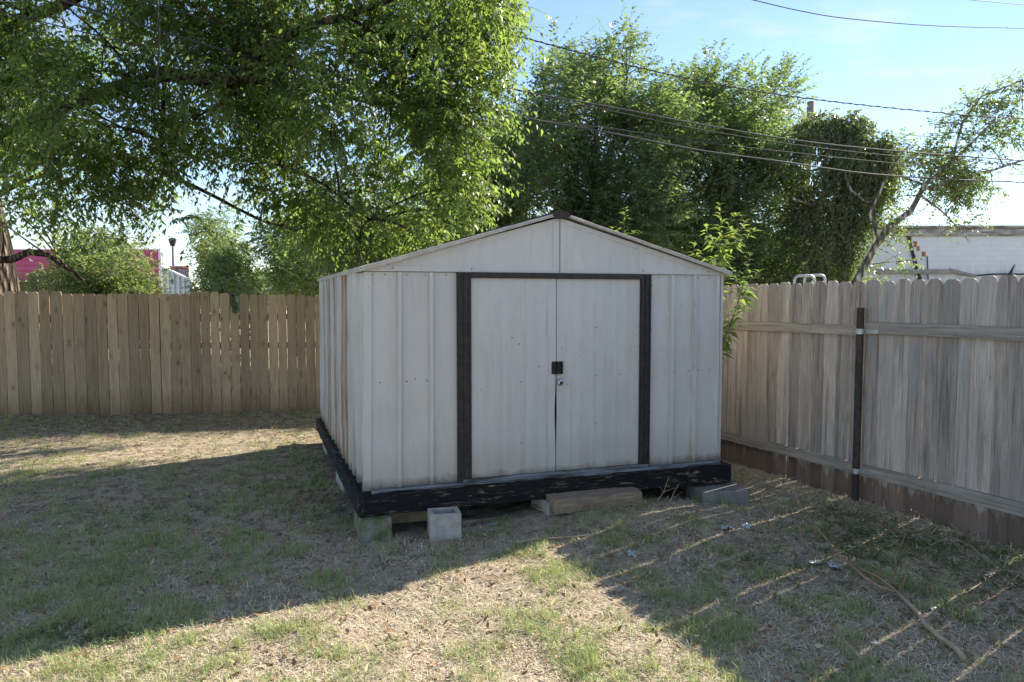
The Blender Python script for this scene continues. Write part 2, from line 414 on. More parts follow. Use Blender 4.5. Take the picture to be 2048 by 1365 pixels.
# roof panels
OV = .05
for k in (0, 1):
    mb = MB(); e = -.035 if k == 0 else SW+.055
    x0, x1 = (e, SW/2) ; zE = ST + .012 - .0; zR = ST + SR + .018
    nseg = 10; th = .012; nv = 30
    vs = []; fs = []
    def zr(x): 
        t = abs(x-e)/abs(SW/2-e); return zE + (zR-zE)*t
    q = []
    vv = [-OV + (SL+OV*2)*j/nv for j in range(nv+1)]
    for lay in (0, 1):
        for j, v in enumerate(vv):
            rib = .012 if (j % 3 == 0) else 0
            for i in range(nseg+1):
                x = e + (SW/2-e)*i/nseg
                wob = .004*math.sin(v*7+i*1.9+k) if i == 0 else .002*math.sin(i*2.1+k)
                vs.append((x, v, zr(x)+wob + (rib + th if lay else 0)))
    W1 = nseg+1; K = W1*(nv+1)
    for b in (0, K):
        for j in range(nv):
            for i in range(nseg): fs.append((b+j*W1+i, b+j*W1+i+1, b+(j+1)*W1+i+1, b+(j+1)*W1+i))
    for j in range(nv): fs.append((j*W1, (j+1)*W1, K+(j+1)*W1, K+j*W1))
    for i in range(nseg): fs.append((i, i+1, K+i+1, K+i)); fs.append((nv*W1+i, nv*W1+i+1, K+nv*W1+i+1, K+nv*W1+i))
    mb.add(vs, fs); rp = mb.build('roof_panel', m_paint, shed)
    # eave / rake trim
    t = MB(); s_ = 1 if k else -1
    t.prism([(e, zE-.012), (e, zE+.020), (SW/2-s_*-.06, zR+.012-.06*sl*0-.016), (SW/2-s_*-.06, zR-.018)], -OV-.012, -OV-.002)
    t.box(min(e, e+s_*.012), max(e, e+s_*.012), -OV-.012, SL+OV, zE-.014, zE+.022)
    t.build('roof_trim', m_roof if k == 0 else m_roof, shed)
rc = MB(); zR = ST+SR+.02
rc.prism([(SW/2-.075, zR-.008), (SW/2-.055, zR+.022), (SW/2, zR+.030), (SW/2+.055, zR+.022), (SW/2+.075, zR-.008), (SW/2+.045, zR-.030), (SW/2-.045, zR-.030)], -OV-.022, SL+OV+.02)
rc.build('ridge_cap', m_rustcap, shed)
# doors
D0, DM, D1 = .795, 1.497, 2.245; ZD0, ZD1 = .368, 1.915
def door(x0, x1, yface, gapside):
    nxs, nzs = 26, 30; vs = []; fs = []
    for lay in (0, 1):
        for j in range(nzs+1):
            z = ZD0 + (ZD1-ZD0)*j/nzs
            for i in range(nxs+1):
                t = i/nxs; x = x0 + (x1-x0)*t
                if gapside:
                    bow = .009*math.exp(-((z-.84)/.2)**2)
                    x += (bow*(t**4) * -1 if gapside < 0 else bow*((1-t)**4)*.6)
                o = .0016*math.sin(x*2*math.pi/.102)**3 + .006*float(noise.noise(Vector((x*1.5, z*1.4, 4.2)))) + (.002 if i % 7 == 3 else 0)
                vs.append((x, yface + o + (.018 if lay else 0), z))
    W1 = nxs+1; K = W1*(nzs+1)
    for b in (0, K):
        for j in range(nzs):
            for i in range(nxs): fs.append((b+j*W1+i, b+j*W1+i+1, b+(j+1)*W1+i+1, b+(j+1)*W1+i))
    for j in range(nzs): fs.append((j*W1, (j+1)*W1, K+(j+1)*W1, K+j*W1)); fs.append((j*W1+nxs, (j+1)*W1+nxs, K+(j+1)*W1+nxs, K+j*W1+nxs))
    return MB().add(vs, fs).build('door', m_door, shed)
dl = door(D0-.02, DM-.003, -.020, -1); dr = door(DM+.005, D1+.02, -.014, 1)
MB().box(D0-.03, D1+.03, .03, .05, SB, ST).build('doorway_shade', m_darkvoid, shed)  # near-black sheet painted as the dark interior behind the door gap
# jambs: fluted
def jamb(x0, x1):
    b = MB(); b.box(x0, x1, -.034, -.001, SB+.002, ST+.002)
    n = 5; wd = (x1-x0)/n
    for i in range(n): 
        if i % 2 == 0: b.box(x0+i*wd+.004, x0+(i+1)*wd-.004, -.042, -.033, SB+.004, ST)
    return b.build('door_jamb', m_brownmetal, shed)
jamb(.684, .792); jamb(2.248, 2.345)
MB().box(.79, 2.25, -.046, -.001, ST-.040, ST+.003, .003).build('door_track', m_brownmetal, shed)
def sill_mat():
    m = Mat('worn_sill', .5, .5, .2); c = m.mix(m.rng(m.noise((3, 40, 40), 5, .7), .4, .6), (.22, .25, .28), (.03, .032, .035)); m.col(c); m.bump(m.noise((6, 50, 50), 5), .5, .004); return m.m
m_sill = sill_mat()
MB().box(.02, SW-.02, -.058, -.016, SB-.022, SB+.012, .004).box(.72, 2.33, -.052, -.022, SB+.012, SB+.034, .003).build('door_sill', m_sill, shed)
# screws
def screw(u, z, f=-.012):
    b = MB(); vs = []; r = .0055
    for k in range(6): vs.append((r*math.cos(k*1.047), 0, r*math.sin(k*1.047)))
    for k in range(6): vs.append((r*.6*math.cos(k*1.047), -.004, r*.6*math.sin(k*1.047)))
    return b.add(vs, [(k, (k+1) % 6, 6+(k+1) % 6, 6+k) for k in range(6)] + [tuple(range(6, 12))])
sc0 = screw(0, 0).build('screw', m_shaft, shed); sc0.location = (.10, -.003, 1.137)
spots = []
for u in (.247, .30, .45, .485): spots.append((u, 1.137, -.018 if u in (.247, .485) else -.004))
for u in (2.59, 2.73, 2.83, 2.94): spots.append((u, 1.137, -.004))
for z in (.42, .80, 1.14, 1.50, 1.86): spots += [(.688, z, -.043), (2.342, z, -.043)]
for u in (.05, .14, .30, .44, .60, 2.42, 2.55, 2.68, 2.80, 2.92, 3.02): spots.append((u, ST-.02, -.018))
for z in (.45, .9, 1.3, 1.7): spots.append((3.0, z, -.018))
for u in (.2, .8, 2.27, 2.9): spots.append((u, ST+.03, -.022))
for u, z in ((1.18, 1.40), (1.20, 1.10), (1.2, .62), (1.85, 1.52), (1.85, 1.13), (1.85, .74), (2.07, 1.13), (1.35, 1.22)): spots.append((u, z, -.022))
for (u, z, v) in spots:
    c = sc0.copy(); COL.objects.link(c); c.parent = shed; c.location = (u, v-.001, z)
# hasp
hz = 1.203
h = MB().box(1.458, 1.497, -.030, -.020, hz-.052, hz+.052, .003).build('hasp', m_black, dl)
h2 = MB().box(1.502, 1.556, -.028, -.012, hz-.05, hz+.05, .003)
h2.tube([(1.509, -.034, hz-.05), (1.509, -.034, hz+.05)], .007, n=8).tube([(1.545, -.033, hz-.05), (1.545, -.033, hz+.05)], .006, n=8)
h2.box(1.494, 1.53, -.036, -.031, hz-.05, hz-.03, .001)
h2.build('hasp', m_black, dr)
for z in (-.04, .04):
    c = sc0.copy(); COL.objects.link(c); c.parent = h; c.location = (1.468, -.031, hz+z); c.name = 'screw'
# padlock: a round dial lock
pl = thing('padlock', 'small silver round combination padlock hanging from the black door hasp', 'padlock', SL2W(1.522, -.048, 1.085), STH+.15)
b = MB(); n = 20; vs = []; prof = [(0, -.014), (.016, -.014), (.024, -.010), (.0255, 0), (.024, .010), (.016, .013), (0, .013)]
for (r, y) in prof[1:-1]:
    for k in range(n): vs.append((r*math.cos(2*math.pi*k/n), y, r*math.sin(2*math.pi*k/n)))
fs = [(i*n+k, i*n+(k+1) % n, (i+1)*n+(k+1) % n, (i+1)*n+k) for i in range(4) for k in range(n)] + [tuple(range(n)), tuple(range(5*n-1, 4*n-1, -1))]
b.add(vs, fs).build('lock_body', m_chrome, pl)
MB().tube([(-.014, 0, .015), (-.014, 0, .045), (-.010, 0, .056), (0, 0, .061), (.010, 0, .056), (.014, 0, .045), (.014, 0, .015)], .004, n=8).build('shackle', m_chrome, pl, True)
MB().tube([(0, -.014, 0), (0, -.021, 0)], .011, .010, n=14).build('dial', m_black, pl)
# base frame
def warped_beam(name, u0, u1, v0, v1, z0, z1, mat, along='u', seg=26, amp=.006, seed=0, zoff=None):
    vs = []; fs = []
    for i in range(seg+1):
        t = i/seg; a = (u0+(u1-u0)*t) if along == 'u' else (v0+(v1-v0)*t)
        for k, (p, q) in enumerate(((0, 0), (1, 0), (1, .35), (1, .7), (1, 1), (0, 1), (0, .7), (0, .35))):
            dz = amp*float(noise.noise(Vector((a*3, k*1.7, seed)))) ; dy = amp*float(noise.noise(Vector((a*4, k*2.3+9, seed))))
            z = z0+(z1-z0)*q+dz + (zoff(t) if zoff else 0)
            vs.append((a, v0+(v1-v0)*p+dy, z) if along == 'u' else (u0+(u1-u0)*p+dy, a, z))
    for i in range(seg):
        for k in range(8): fs.append((i*8+k, i*8+(k+1) % 8, i*8+8+(k+1) % 8, i*8+8+k))
    fs += [tuple(range(8)), tuple(range(seg*8+7, seg*8-1, -1))]
    return MB().add(vs, fs).build(name, mat, shed)
zo = lambda t: -.0*t
warped_beam('floor_beam', -.062, 3.108, -.105, -.060, .172, .318, m_peel, amp=.010, seed=3)
warped_beam('floor_beam', -.085, -.04, -.110, 3.72, .172, .322, m_peel_y, 'v', amp=.010, seed=4)
warped_beam('floor_beam', 3.095, 3.14, -.058, 3.72, .172, .31, m_peel_y, 'v', amp=.008, seed=5)
warped_beam('floor_beam', -.038, 3.09, 3.66, 3.70, .172, .31, m_peel, amp=.008, seed=6)
warped_beam('floor_edge', -.038, 3.09, -.058, -.004, .298, .326, m_peel, amp=.006, seed=7)
warped_beam('floor_edge', -.038, -.006, -.002, 3.6, .300, .328, m_peel_y, 'v', amp=.006, seed=8)
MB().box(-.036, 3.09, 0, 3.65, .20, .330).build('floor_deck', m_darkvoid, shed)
for v in (1.2, 2.4): MB().box(-.03, 3.08, v, v+.04, .16, .199).build('joist', m_underwood, shed)
# metal bottom track on left side wall, ragged
# ------------------------------------------------------------------ blocks and step
def block(name, label, cat, u, v, wx, wy, hz_, rz, mat, z0=0, hollow=False, group=None, tilt=0):
    p = SL2W(u, v); o = thing(name, label, cat, (p.x, p.y, z0), STH+rz, group); o.rotation_euler.x = tilt
    x, y = wx/2, wy/2; t = .03
    if not hollow:
        b = MB().box(-x, x, -y, y, -.02, hz_, .006)
        b.build('block_body', mat, o)
    else:
        b = MB()
        b.box(-x, x, -y, -y+t, -.02, hz_, .004).box(-x, x, y-t, y, -.02, hz_, .004)
        b.box(-x, -x+t, -y+t, y-t, -.02, hz_-.001, .0).box(x-t, x, -y+t, y-t, -.02, hz_-.001, .0)
        b.build('block_body', mat, o)
        MB().box(-x+t, x-t, -y+t, y-t, -.02, hz_-.05).build('hollow_shade', m_darkvoid, o)  # near-black fill stands for the shade down inside the cell
        MB().box(-x-.006, -x+.045, -y-.004, -y+.012, -.02, hz_-.002, .002).build('end_lip', mat, o)
    return o
block('concrete_block', 'mossy concrete block under the near left corner of the shed', 'block', .035, .03, .225, .40, .163, 0, m_moss, group='concrete blocks under the shed')
block('concrete_block', 'pale hollow concrete block standing on end in front of the shed beam', 'block', .52, -.24, .225, .19, .20, -.10, m_conc, group='concrete blocks under the shed', hollow=True)
block('concrete_block', 'grey concrete block half way along the left side under the shed', 'block', .05, 1.55, .19, .40, .17, .05, m_conc, group='concrete blocks under the shed')
block('concrete_block', 'small grey block at the far end of the left side of the shed', 'block', .05, 3.1, .19, .39, .17, 0, m_conc, group='concrete blocks under the shed')
block('concrete_block', 'concrete block in the dark just left of the wooden step', 'block', 1.40, -.02, .09, .36, .165, 0, m_conc, group='concrete blocks under the shed')
block('concrete_slab', 'low flat concrete slab under the near right corner of the shed', 'slab', 2.95, -.13, .42, .34, .145, -.16, simple('damp_slab', (.19, .18, .165), .85, .25, 12, bump=.5), z0=.0)
block('concrete_slab', 'broken flat paver half buried before the right concrete slab', 'paver', 2.72, -.42, .22, .09, .022, .1, m_conc, z0=.028, tilt=.05)
# wooden step: rough timber chunk
def step():
    a_, b_ = G(1112, 1030, .10), G(1284, 1013, .10); dr_ = (b_-a_).normalized(); c_ = (a_+b_)/2 + Vector((-dr_.y, dr_.x, 0))*.125
    o = thing('wooden_step', 'rough weathered grey timber lying as a step before the shed doors', 'step', (c_.x, c_.y, .098), math.atan2(dr_.y, dr_.x))
    L, W_, H = (b_-a_).length+.02, .25, .112; vs = []; fs = []; ns = 30; ring = []
    prof = [(-1, .05), (-1, .5), (-.96, .90), (-.86, 1.0), (-.4, 1.03), (.2, 1.02), (.8, 1.0), (.97, .9), (1, .5), (1, .05), (.4, 0), (-.4, 0)]
    m_ = len(prof)
    for i in range(ns+1):
        t = i/ns; x = -L/2+L*t; e = 1-.10*math.exp(-t*30)-.12*math.exp(-(1-t)*22)
        for k, (a, c) in enumerate(prof):
            d = .012*float(noise.noise(Vector((x*5, a*2, c*3+k*.3)))) + .006*float(noise.noise(Vector((x*24, a*5, c*5))))
            xx = x
            if i == 0: xx += .02*float(noise.noise(Vector((1, a*2, c*3))))
            if i == ns: xx += .05*float(noise.noise(Vector((7, a*2, c*3))))
            vs.append((xx, a*W_/2*e+d, max(-.01, c*H*(.97+.03*e)+d)))
    for i in range(ns):
        for k in range(m_): fs.append((i*m_+k, i*m_+(k+1) % m_, (i+1)*m_+(k+1) % m_, (i+1)*m_+k))
    fs += [tuple(range(m_)), tuple(range((ns+1)*m_-1, ns*m_-1, -1))]
    m = Mat('split_timber', .9, .1); g = m.noise((3, 40, 45), 6, .7, 1.0); g2 = m.noise((9, 9, 9), 4)
    c = m.mix(m.rng(g, .3, .7), (.15, .11, .08), (.38, .30, .225)); c = m.mix(m.math('MULTIPLY', m.rng(g2, .5, .7), .4), c, (.16, .10, .07))
    m.col(c); m.bump(m.math('ADD', g, g2), .9, .012)
    MB().add(vs, fs).build('timber', m.m, o)
    MB().box(-.30, .30, -.06, .10, -.08, .01, .004).build('base_board', m_underwood, o)
step()
# boards and scraps lying in the dark under the front beam
def under(name, label, cat, u, v, L, w_, h_, rz, mat, z=0.0):
    p = SL2W(u, v); o = MB().box(-L/2, L/2, -w_/2, w_/2, -.01, h_, .004).build(name, mat); o.location = (p.x, p.y, z); o.rotation_euler = (.0, .02, STH+rz)
    tag(o, label, cat); return o
under('scrap_board', 'pale yellowish board lying under the shed between the two left concrete blocks', 'board', .38, .12, .55, .09, .075, .02, m_underwood, .05)
under('scrap_board', 'long rotten board on the ground under the shed left of the step', 'board', 1.02, .03, .62, .07, .035, .08, m_underwood, .0)
under('scrap_board', 'short metal edged scrap under the front beam near the step', 'board', .98, -.10, .22, .06, .03, .25, m_galv, .0)

# ------------------------------------------------------------------ fences
def dogear(b, x0, x1, zb, zt, y0, y1, ear=.022, lean=0, warp=0.0):
    w_ = x1-x0; e = min(ear, w_*.3)
    top = [(x1, zt-e*1.3), (x1-e*.45, zt-e*.4), (x1-e, zt), (x0+e, zt), (x0+e*.45, zt-e*.4), (x0, zt-e*1.3)]
    poly = [(x0, zb), (x1, zb)] + top
    n = len(poly)
    def sh(x, z): return x + lean*(z-zb)
    vs = [(sh(x, z), y0+warp*(z-zb), z) for x, z in poly] + [(sh(x, z), y1+warp*(z-zb), z) for x, z in poly]
    b.add(vs, [tuple(range(n)), tuple(range(2*n-1, n-1, -1))] + [(i, i+n, (i+1) % n+n, (i+1) % n) for i in range(n)])
# left fence, frame: origin at far left, x along to the right
LA = Vector((-7.618, 10.879, 0)); LB = Vector((-2.982, 11.361, 0)); ld = (LB-LA).normalized()
th = math.atan2(ld.y, ld.x)
# board edges seen in the photo (left edges, 2048px)
pxs = [-4, 9, 32, 56, 79, 101, 125, 147, 170, 193, 215, 236, 257, 278.5, 299, 320, 341, 361, 381, 401.5, 421, 440, 460.5, 480, 499.5, 518, 537, 556, 574, 593, 611, 630]
tops = [588, 583, 582.5, 584, 581, 583, 588, 588, 588, 589, 588, 588, 588, 587.5, 588, 588, 588, 588, 583.5, 583, 584, 587, 0, 588, 589, 589, 590, 589, 589, 590.5, 593, 593]
def on_left(px):
    u = (px-1024)/F  # ray at ground-ish height; solve intersection in plan
    d = Vector((u, math.cos(PITCH)+.06*math.sin(PITCH), 0)); d = Vector((u, 1.0, 0))
    n_ = Vector((-ld.y, ld.x, 0)); t = LA.dot(n_)/d.dot(n_); p = d*t; return (p-LA).dot(ld), p.y
fl = thing('wooden_fence', 'brown dog eared wooden fence along the left behind the yard, one picket broken off', 'fence', LA, th)
pk = MB(); edges = [on_left(p)[0] for p in pxs]
for i in range(len(edges)-1):
    x0, x1 = edges[i], edges[i+1]; gap = .006 + random.random()*.009
    if tops[i] == 0:
        br = (x0, x1-gap); continue
    D = on_left(pxs[i])[1]; zt = P(0, tops[i], D).z
    dogear(pk, x0, x1-gap, -.012+random.uniform(-.01, .015), zt, 0, .018, .024, random.uniform(-.0015, .0015))
x = edges[-1]
while x < 9.2:
    wd = .148 + random.uniform(-.006, .006); dogear(pk, x, x+wd-.01, .01, 1.79+random.uniform(-.02, .02), 0, .018); x += wd
x = edges[0]
while x > -3.2:
    wd = .148 + random.uniform(-.006, .006); dogear(pk, x-wd+.01, x, .0, 1.84+random.uniform(-.02, .02), 0, .018); x -= wd
pk.build('picket_panel', m_fenceL, fl)
b = MB(); x0, x1 = br; zc = 1.505
poly = [(x0, .0), (x1, .0), (x1, zc-.005), (x1-.02, zc+.012), (x1-.05, zc-.002), (x1-.085, zc+.02), (x0+.035, zc+.005), (x0+.02, zc+.05), (x0, zc+.09)]
b.prism(poly, 0, .018); o = b.build('broken_picket', m_fenceL, fl); o['label'] = 'picket with its top broken off'
for z in (.28, .98, 1.42):
    MB().box(-3.2, 9.2, .021, .058, z, z+.085).build('rail', m_railL, fl)
for x in (-2.6, -.2, 2.2, 4.6, 7.0): MB().box(x, x+.09, .06, .15, -.02, 1.72, .004).build('post', m_railL, fl)
# right fence, frame origin at near end, x along going away from camera
RA = Vector((3.55, 5.15, 0)); RBd = Vector((-.4226, .906, 0)).normalized()
thr = math.atan2(RBd.y, RBd.x)
fr = thing('wooden_fence', 'grey weathered wooden fence along the right with its rails facing the yard', 'fence', RA, thr)
# board faces on local y<0 side? local +y points left of travel = towards the yard; boards behind rails
pk = MB(); x = -2.6; i = 0
rng2 = random.Random(5)
while x < 8.0:
    wd = .139 + rng2.uniform(-.004, .004); gap = rng2.choice([.002, .004, .002, .006, .009, .012, .002])
    zt = 1.915 - .012*max(0, x) * .6 + rng2.uniform(-.012, .012)
    dogear(pk, x, x+wd-gap, -.03+rng2.uniform(-.01, .012), zt, -.018, -.001, .034, rng2.uniform(-.002, .002)); x += wd; i += 1
pk.build('picket_panel', m_fenceR, fr)
PX = 1.255  # post along fence
def rail(x0, x1, z0, z1, h_):
    seg = 14; vs = []; fs = []
    for k in range(seg+1):
        t = k/seg; xx = x0+(x1-x0)*t; z = z0+(z1-z0)*t + .008*math.sin(t*5+x0) 
        y = .001 + .002*math.sin(t*9)
        for (yy, q) in ((y, 0), (y+.038, 0), (y+.038, h_), (y, h_)): vs.append((xx, yy, z+q))
    for k in range(seg):
        for j in range(4): fs.append((k*4+j, k*4+(j+1) % 4, k*4+4+(j+1) % 4, k*4+4+j))
    fs += [(0, 1, 2, 3), (seg*4+3, seg*4+2, seg*4+1, seg*4)]
    MB().add(vs, fs).build('rail', m_rail, fr)
rail(-2.6, PX-.03, 1.46, 1.455, .092); rail(PX+.035, 8.0, 1.428, 1.40, .088)
rail(-2.6, PX-.03, .235, .232, .094); rail(PX+.035, 8.0, .235, .245, .09)
def post(x):
    MB().tube([(x, .068, -.05), (x, .068, 1.675)], .030, n=18).build('post', m_post, fr, False)
    p = fr.children[-1] if False else [c for c in bpy.data.objects if c.parent == fr and c.name.startswith('post')][-1]
    for z in (1.475, .275):
        b = MB().tube([(x, .068, z-.022), (x, .068, z+.022)], .0335, n=18)
        b.box(x-.155, x-.025, .0415, .046, z-.018, z+.018, .001)
        br_ = b.build('bracket', m_galv, p)
        for dx in (.14, .10): MB().tube([(x-dx, .046, z), (x-dx, .052, z)], .007, n=6).build('bolt', m_galv, br_) if False else None
    return p
post(PX); post(PX+2.6); post(PX-2.5); post(PX+5.0)

# ------------------------------------------------------------------ foliage
def leaf_mat(name, c0, c1, yellow=(.36, .30, .05), ty=.035, trans=.45, gloss=.38, tg=1.0):
    c0, c1 = [tuple(x*1.22 for x in k_) for k_ in (c0, c1)] if 'grass' not in name else (c0, c1)
    m = Mat(name, gloss, .26)
    at = m.n('ShaderNodeAttribute'); at.attribute_name = 'rnd'; f_ = at.outputs['Fac']
    c = m.mix(m.rng(f_, 0, 1-ty), c0, c1)
    c = m.mix(m.rng(f_, 1-ty, 1-ty*.6), c, yellow)
    m.col(c)
    tr = m.n('ShaderNodeBsdfTranslucent')
    tcol = m.mix(1.0, m.mix(.5, c, (.25, .33, .07)), (1.55*tg, 1.6*tg, 1.15*tg), 'MULTIPLY')
    m.l(tcol, tr.inputs['Color'])
    mx = m.n('ShaderNodeMixShader'); mx.inputs[0].default_value = trans
    m.l(m.b.outputs[0], mx.inputs[1]); m.l(tr.outputs[0], mx.inputs[2])
    o = m.nt.nodes['Material Output']; m.l(mx.outputs[0], o.inputs['Surface']); return m.m
def nrm(a): return a/np.maximum(np.linalg.norm(a, axis=-1, keepdims=True), 1e-9)
def leaves(name, pos, d, nr, ln, wd, mat, parent, rnd, curl=.15):
    """one folded, curved leaf (2 tris pairs as 2 quads) for every position"""
    n = len(pos); d = nrm(d); s = nrm(np.cross(d, nr)); u = np.cross(s, d)
    ln = ln[:, None]; wd = wd[:, None]
    base = pos; tip = pos + d*ln - u*ln*curl
    mid = pos + d*ln*.45 + u*ln*.03
    L = pos + d*ln*.42 + s*wd*.5 + u*wd*.16; Rr = pos + d*ln*.42 - s*wd*.5 + u*wd*.16
    v = np.stack([base, L, tip, mid, Rr], 1).reshape(-1, 3)
    k = np.arange(n)[:, None]*5
    f = np.concatenate([k+np.array([[0, 3, 2, 1]]), k+np.array([[0, 4, 2, 3]])], 0)
    return npmesh(name, v, f, mat, parent, np.concatenate([rnd, rnd]))
def twigs_to_leaves(p0, d0, L, droop, K, ll, lw, hang=.6, pinnate=True, jit=.25, r=None):
    """vectorised: N twigs each with K leaflets"""
    r = r or rng; n = len(p0); d0 = nrm(d0); t = (np.arange(K)+.6)/K
    T = t[None, :, None]; Lc = L[:, None, None]
    pos = p0[:, None] + d0[:, None]*Lc*T; pos[..., 2] -= (droop[:, None]*(t[None]**2)*L[:, None])
    tan = np.repeat(d0[:, None], K, 1).copy(); tan[..., 2] -= 2*droop[:, None]*t[None]; tan = nrm(tan)
    up = np.array([0, 0, 1.0]); side = nrm(np.cross(tan, up)+1e-4)
    sg = np.where(np.arange(K) % 2 == 0, 1, -1)[None, :, None]
    dd = side*sg*(.75 if pinnate else .9) + tan*.55 + r.normal(0, jit, tan.shape); dd[..., 2] -= hang*r.uniform(.4, 1.3, dd.shape[:2])
    nr = np.cross(side, tan) + r.normal(0, .45, tan.shape)
    ln = ll*r.uniform(.45, 1.3, (n, K))*(1-.25*np.abs(t-.5)[None]); wd = lw*ln/ll*r.uniform(.8, 1.2, (n, K))
    return pos.reshape(-1, 3), dd.reshape(-1, 3), nr.reshape(-1, 3), ln.ravel(), wd.ravel()
def stems(p0, d0, L, droop, r0, seg=3):
    """thin 3 sided stems for all twigs"""
    n = len(p0); d0 = nrm(d0); ts = np.linspace(0, 1, seg+1); a = nrm(np.cross(d0, rng.normal(0, 1, d0.shape))); b = np.cross(d0, a)
    rings = []
    for t in ts:
        c = p0 + d0*(L*t)[:, None]; c = c.copy(); c[:, 2] -= droop*t*t*L
        rr = (r0*(1-.7*t))[:, None] if isinstance(r0, np.ndarray) else r0*(1-.7*t)
        for k in range(3):
            an = 2.0944*k; rings.append(c + (a*math.cos(an)+b*math.sin(an))*rr)
    V = np.stack(rings, 1).reshape(-1, 3); q = []
    for s_ in range(seg):
        for k in range(3): q.append([s_*3+k, s_*3+(k+1) % 3, s_*3+3+(k+1) % 3, s_*3+3+k])
    q = np.array(q); F_ = (np.arange(n)[:, None, None]*(3*(seg+1)) + q[None]).reshape(-1, 4)
    return V, F_
DENS = 5.0
def sample_blobs(blobs, r, dens, shell=.45, nz=1.6, thr=-.25):
    """blobs: (center, (rx,ry,rz)) ; returns points, outward dirs"""
    Ps, Ds = [], []
    for c, rad in blobs:
        c = np.array(c); rad = np.array(rad if hasattr(rad, '__len__') else (rad,)*3, float)
        n = max(4, int(DENS*dens*float(np.prod(rad))**(2/3)))
        d = nrm(r.normal(0, 1, (n, 3))); rr = r.uniform(0, 1, n)**shell
        p = c + d*rad*rr[:, None]
        keep = vn(p[:, 0]+p[:, 2]*.7, p[:, 1]-p[:, 2]*.6, nz, 21) + .3*r.normal(0, 1, n) > thr
        Ps.append(p[keep]); Ds.append((d*rad)[keep])
    return np.concatenate(Ps), nrm(np.concatenate(Ds))
def curve_pts(a, b, bend, n=6, seed=0):
    a = Vector(a); b = Vector(b); o = []
    for i in range(n+1):
        t = i/n; p = a.lerp(b, t) + Vector(bend)*(4*t*(1-t))
        if 0 < i < n: p += Vector(noise.random_vector())*(b-a).length*.025 if False else Vector((noise.noise(p*1.3+Vector((seed, 0, 0))), noise.noise(p*1.3+Vector((0, seed, 5))), noise.noise(p*1.3+Vector((9, 0, seed)))))*(b-a).length*.05
        o.append(p)
    return o
def bark_mat(name, base, rough=1.0):
    m = Mat(name, .95, .1); n1 = m.noise((9, 9, 2.4), 5, .7, .6); v = m.voro((13, 13, 3.4))
    c = m.mix(m.rng(v, .18, .55), tuple(min(1, x*1.7) for x in base), tuple(x*.18 for x in base)); c = m.mix(m.math('MULTIPLY', m.rng(n1, .3, .7), .35), c, base)
    m.col(c); m.bump(m.math('ADD', m.math('MULTIPLY', v, -1.6), n1), rough, .12); return m.m
m_bark = bark_mat('rough_bark', (.15, .12, .095)); m_bark2 = bark_mat('smooth_bark', (.42, .38, .33), .4)
def tree(name, label, cat, base, trunk, limbs, blobs, dens, K, ll, lw, twl, droop, upness, mat, bark=m_bark, hang=.6, thr=-.25, shell=.45, nz=1.6, seed=1, group=None, branch_n=3, twr=.004, outw=1.0, extra=None, pinnate=True, lean=0.0):
    r = np.random.default_rng(seed); root = thing(name, label, cat, base, 0, group); B = np.array(base)
    loc = lambda p: Vector(p)-Vector(base)
    tp, trad = trunk
    tb = MB()
    tb.tube([loc(p) for p in tp], trad, n=14); to = tb.build('trunk', bark, root, True)
    br = MB(); allp = [Vector(p) for p in tp]
    for pts, r0, r1 in limbs:
        pts2 = []
        for i in range(len(pts)-1):
            for j in range(3):
                t = j/3; q = Vector(pts[i]).lerp(Vector(pts[i+1]), t); q += Vector((noise.noise(q*1.7), noise.noise(q*1.7+Vector((5, 1, 2))), noise.noise(q*1.7+Vector((1, 8, 3)))))*.05; pts2.append(q)
        pts2.append(Vector(pts[-1])); allp += pts2
        br.tube([loc(p) for p in pts2], r0, r1, n=8)
    for bi, (c, rad) in enumerate(blobs):
        c = Vector(c); near = min(allp, key=lambda p: (p-c).length + (0.6*abs(p.z-c.z) if p.z > c.z else 0))
        rr = float(np.mean(rad)) if hasattr(rad, '__len__') else rad
        br.tube([loc(p) for p in curve_pts(near, c, (0, 0, .12*rr), 5, bi)], .012+.012*rr, .006+.004*rr, n=5)
        for k in range(branch_n):
            e = c + Vector(nrm(r.normal(0, 1, 3)))*rr*.8
            br.tube([loc(p) for p in curve_pts(c, e, (0, 0, .15*rr), 4, bi*7+k)], .005+.004*rr, .003, n=4)
    p, d = sample_blobs(blobs, r, dens, shell, nz, thr)
    if extra is not None: p = np.concatenate([p, extra[0]]); d = np.concatenate([d, extra[1]])
    n = len(p); d = d*outw + r.normal(0, .45, (n, 3)); d[:, 2] += upness; d[:, 0] += lean; d = nrm(d)
    L = twl*r.uniform(.6, 1.35, n); dr = droop*r.uniform(.5, 1.5, n)
    if extra is not None: L[-len(extra[0]):] = extra[2]
    V_, F_ = stems(p-B, d, L, dr, twr)
    br_o = br.build('branches', bark, root, True)
    npmesh('twig_growth', V_, F_, bark, root)
    pos, dd, nr_, ln, wd = twigs_to_leaves(p-B, d, L, dr, K, ll, lw, hang, pinnate, r=r)
    cl = np.clip(.5+.28*vn((pos[:, 0]+B[0])*1, (pos[:, 2]+B[2])*1.3+pos[:, 1]*.4, 1.4, seed+50), 0, 1)
    rnd = np.clip(.25*cl + .75*r.uniform(0, 1, len(pos)), 0, 1)
    leaves('crown', pos, dd, nr_, ln, wd, mat, root, rnd)
    return root
TREES = True
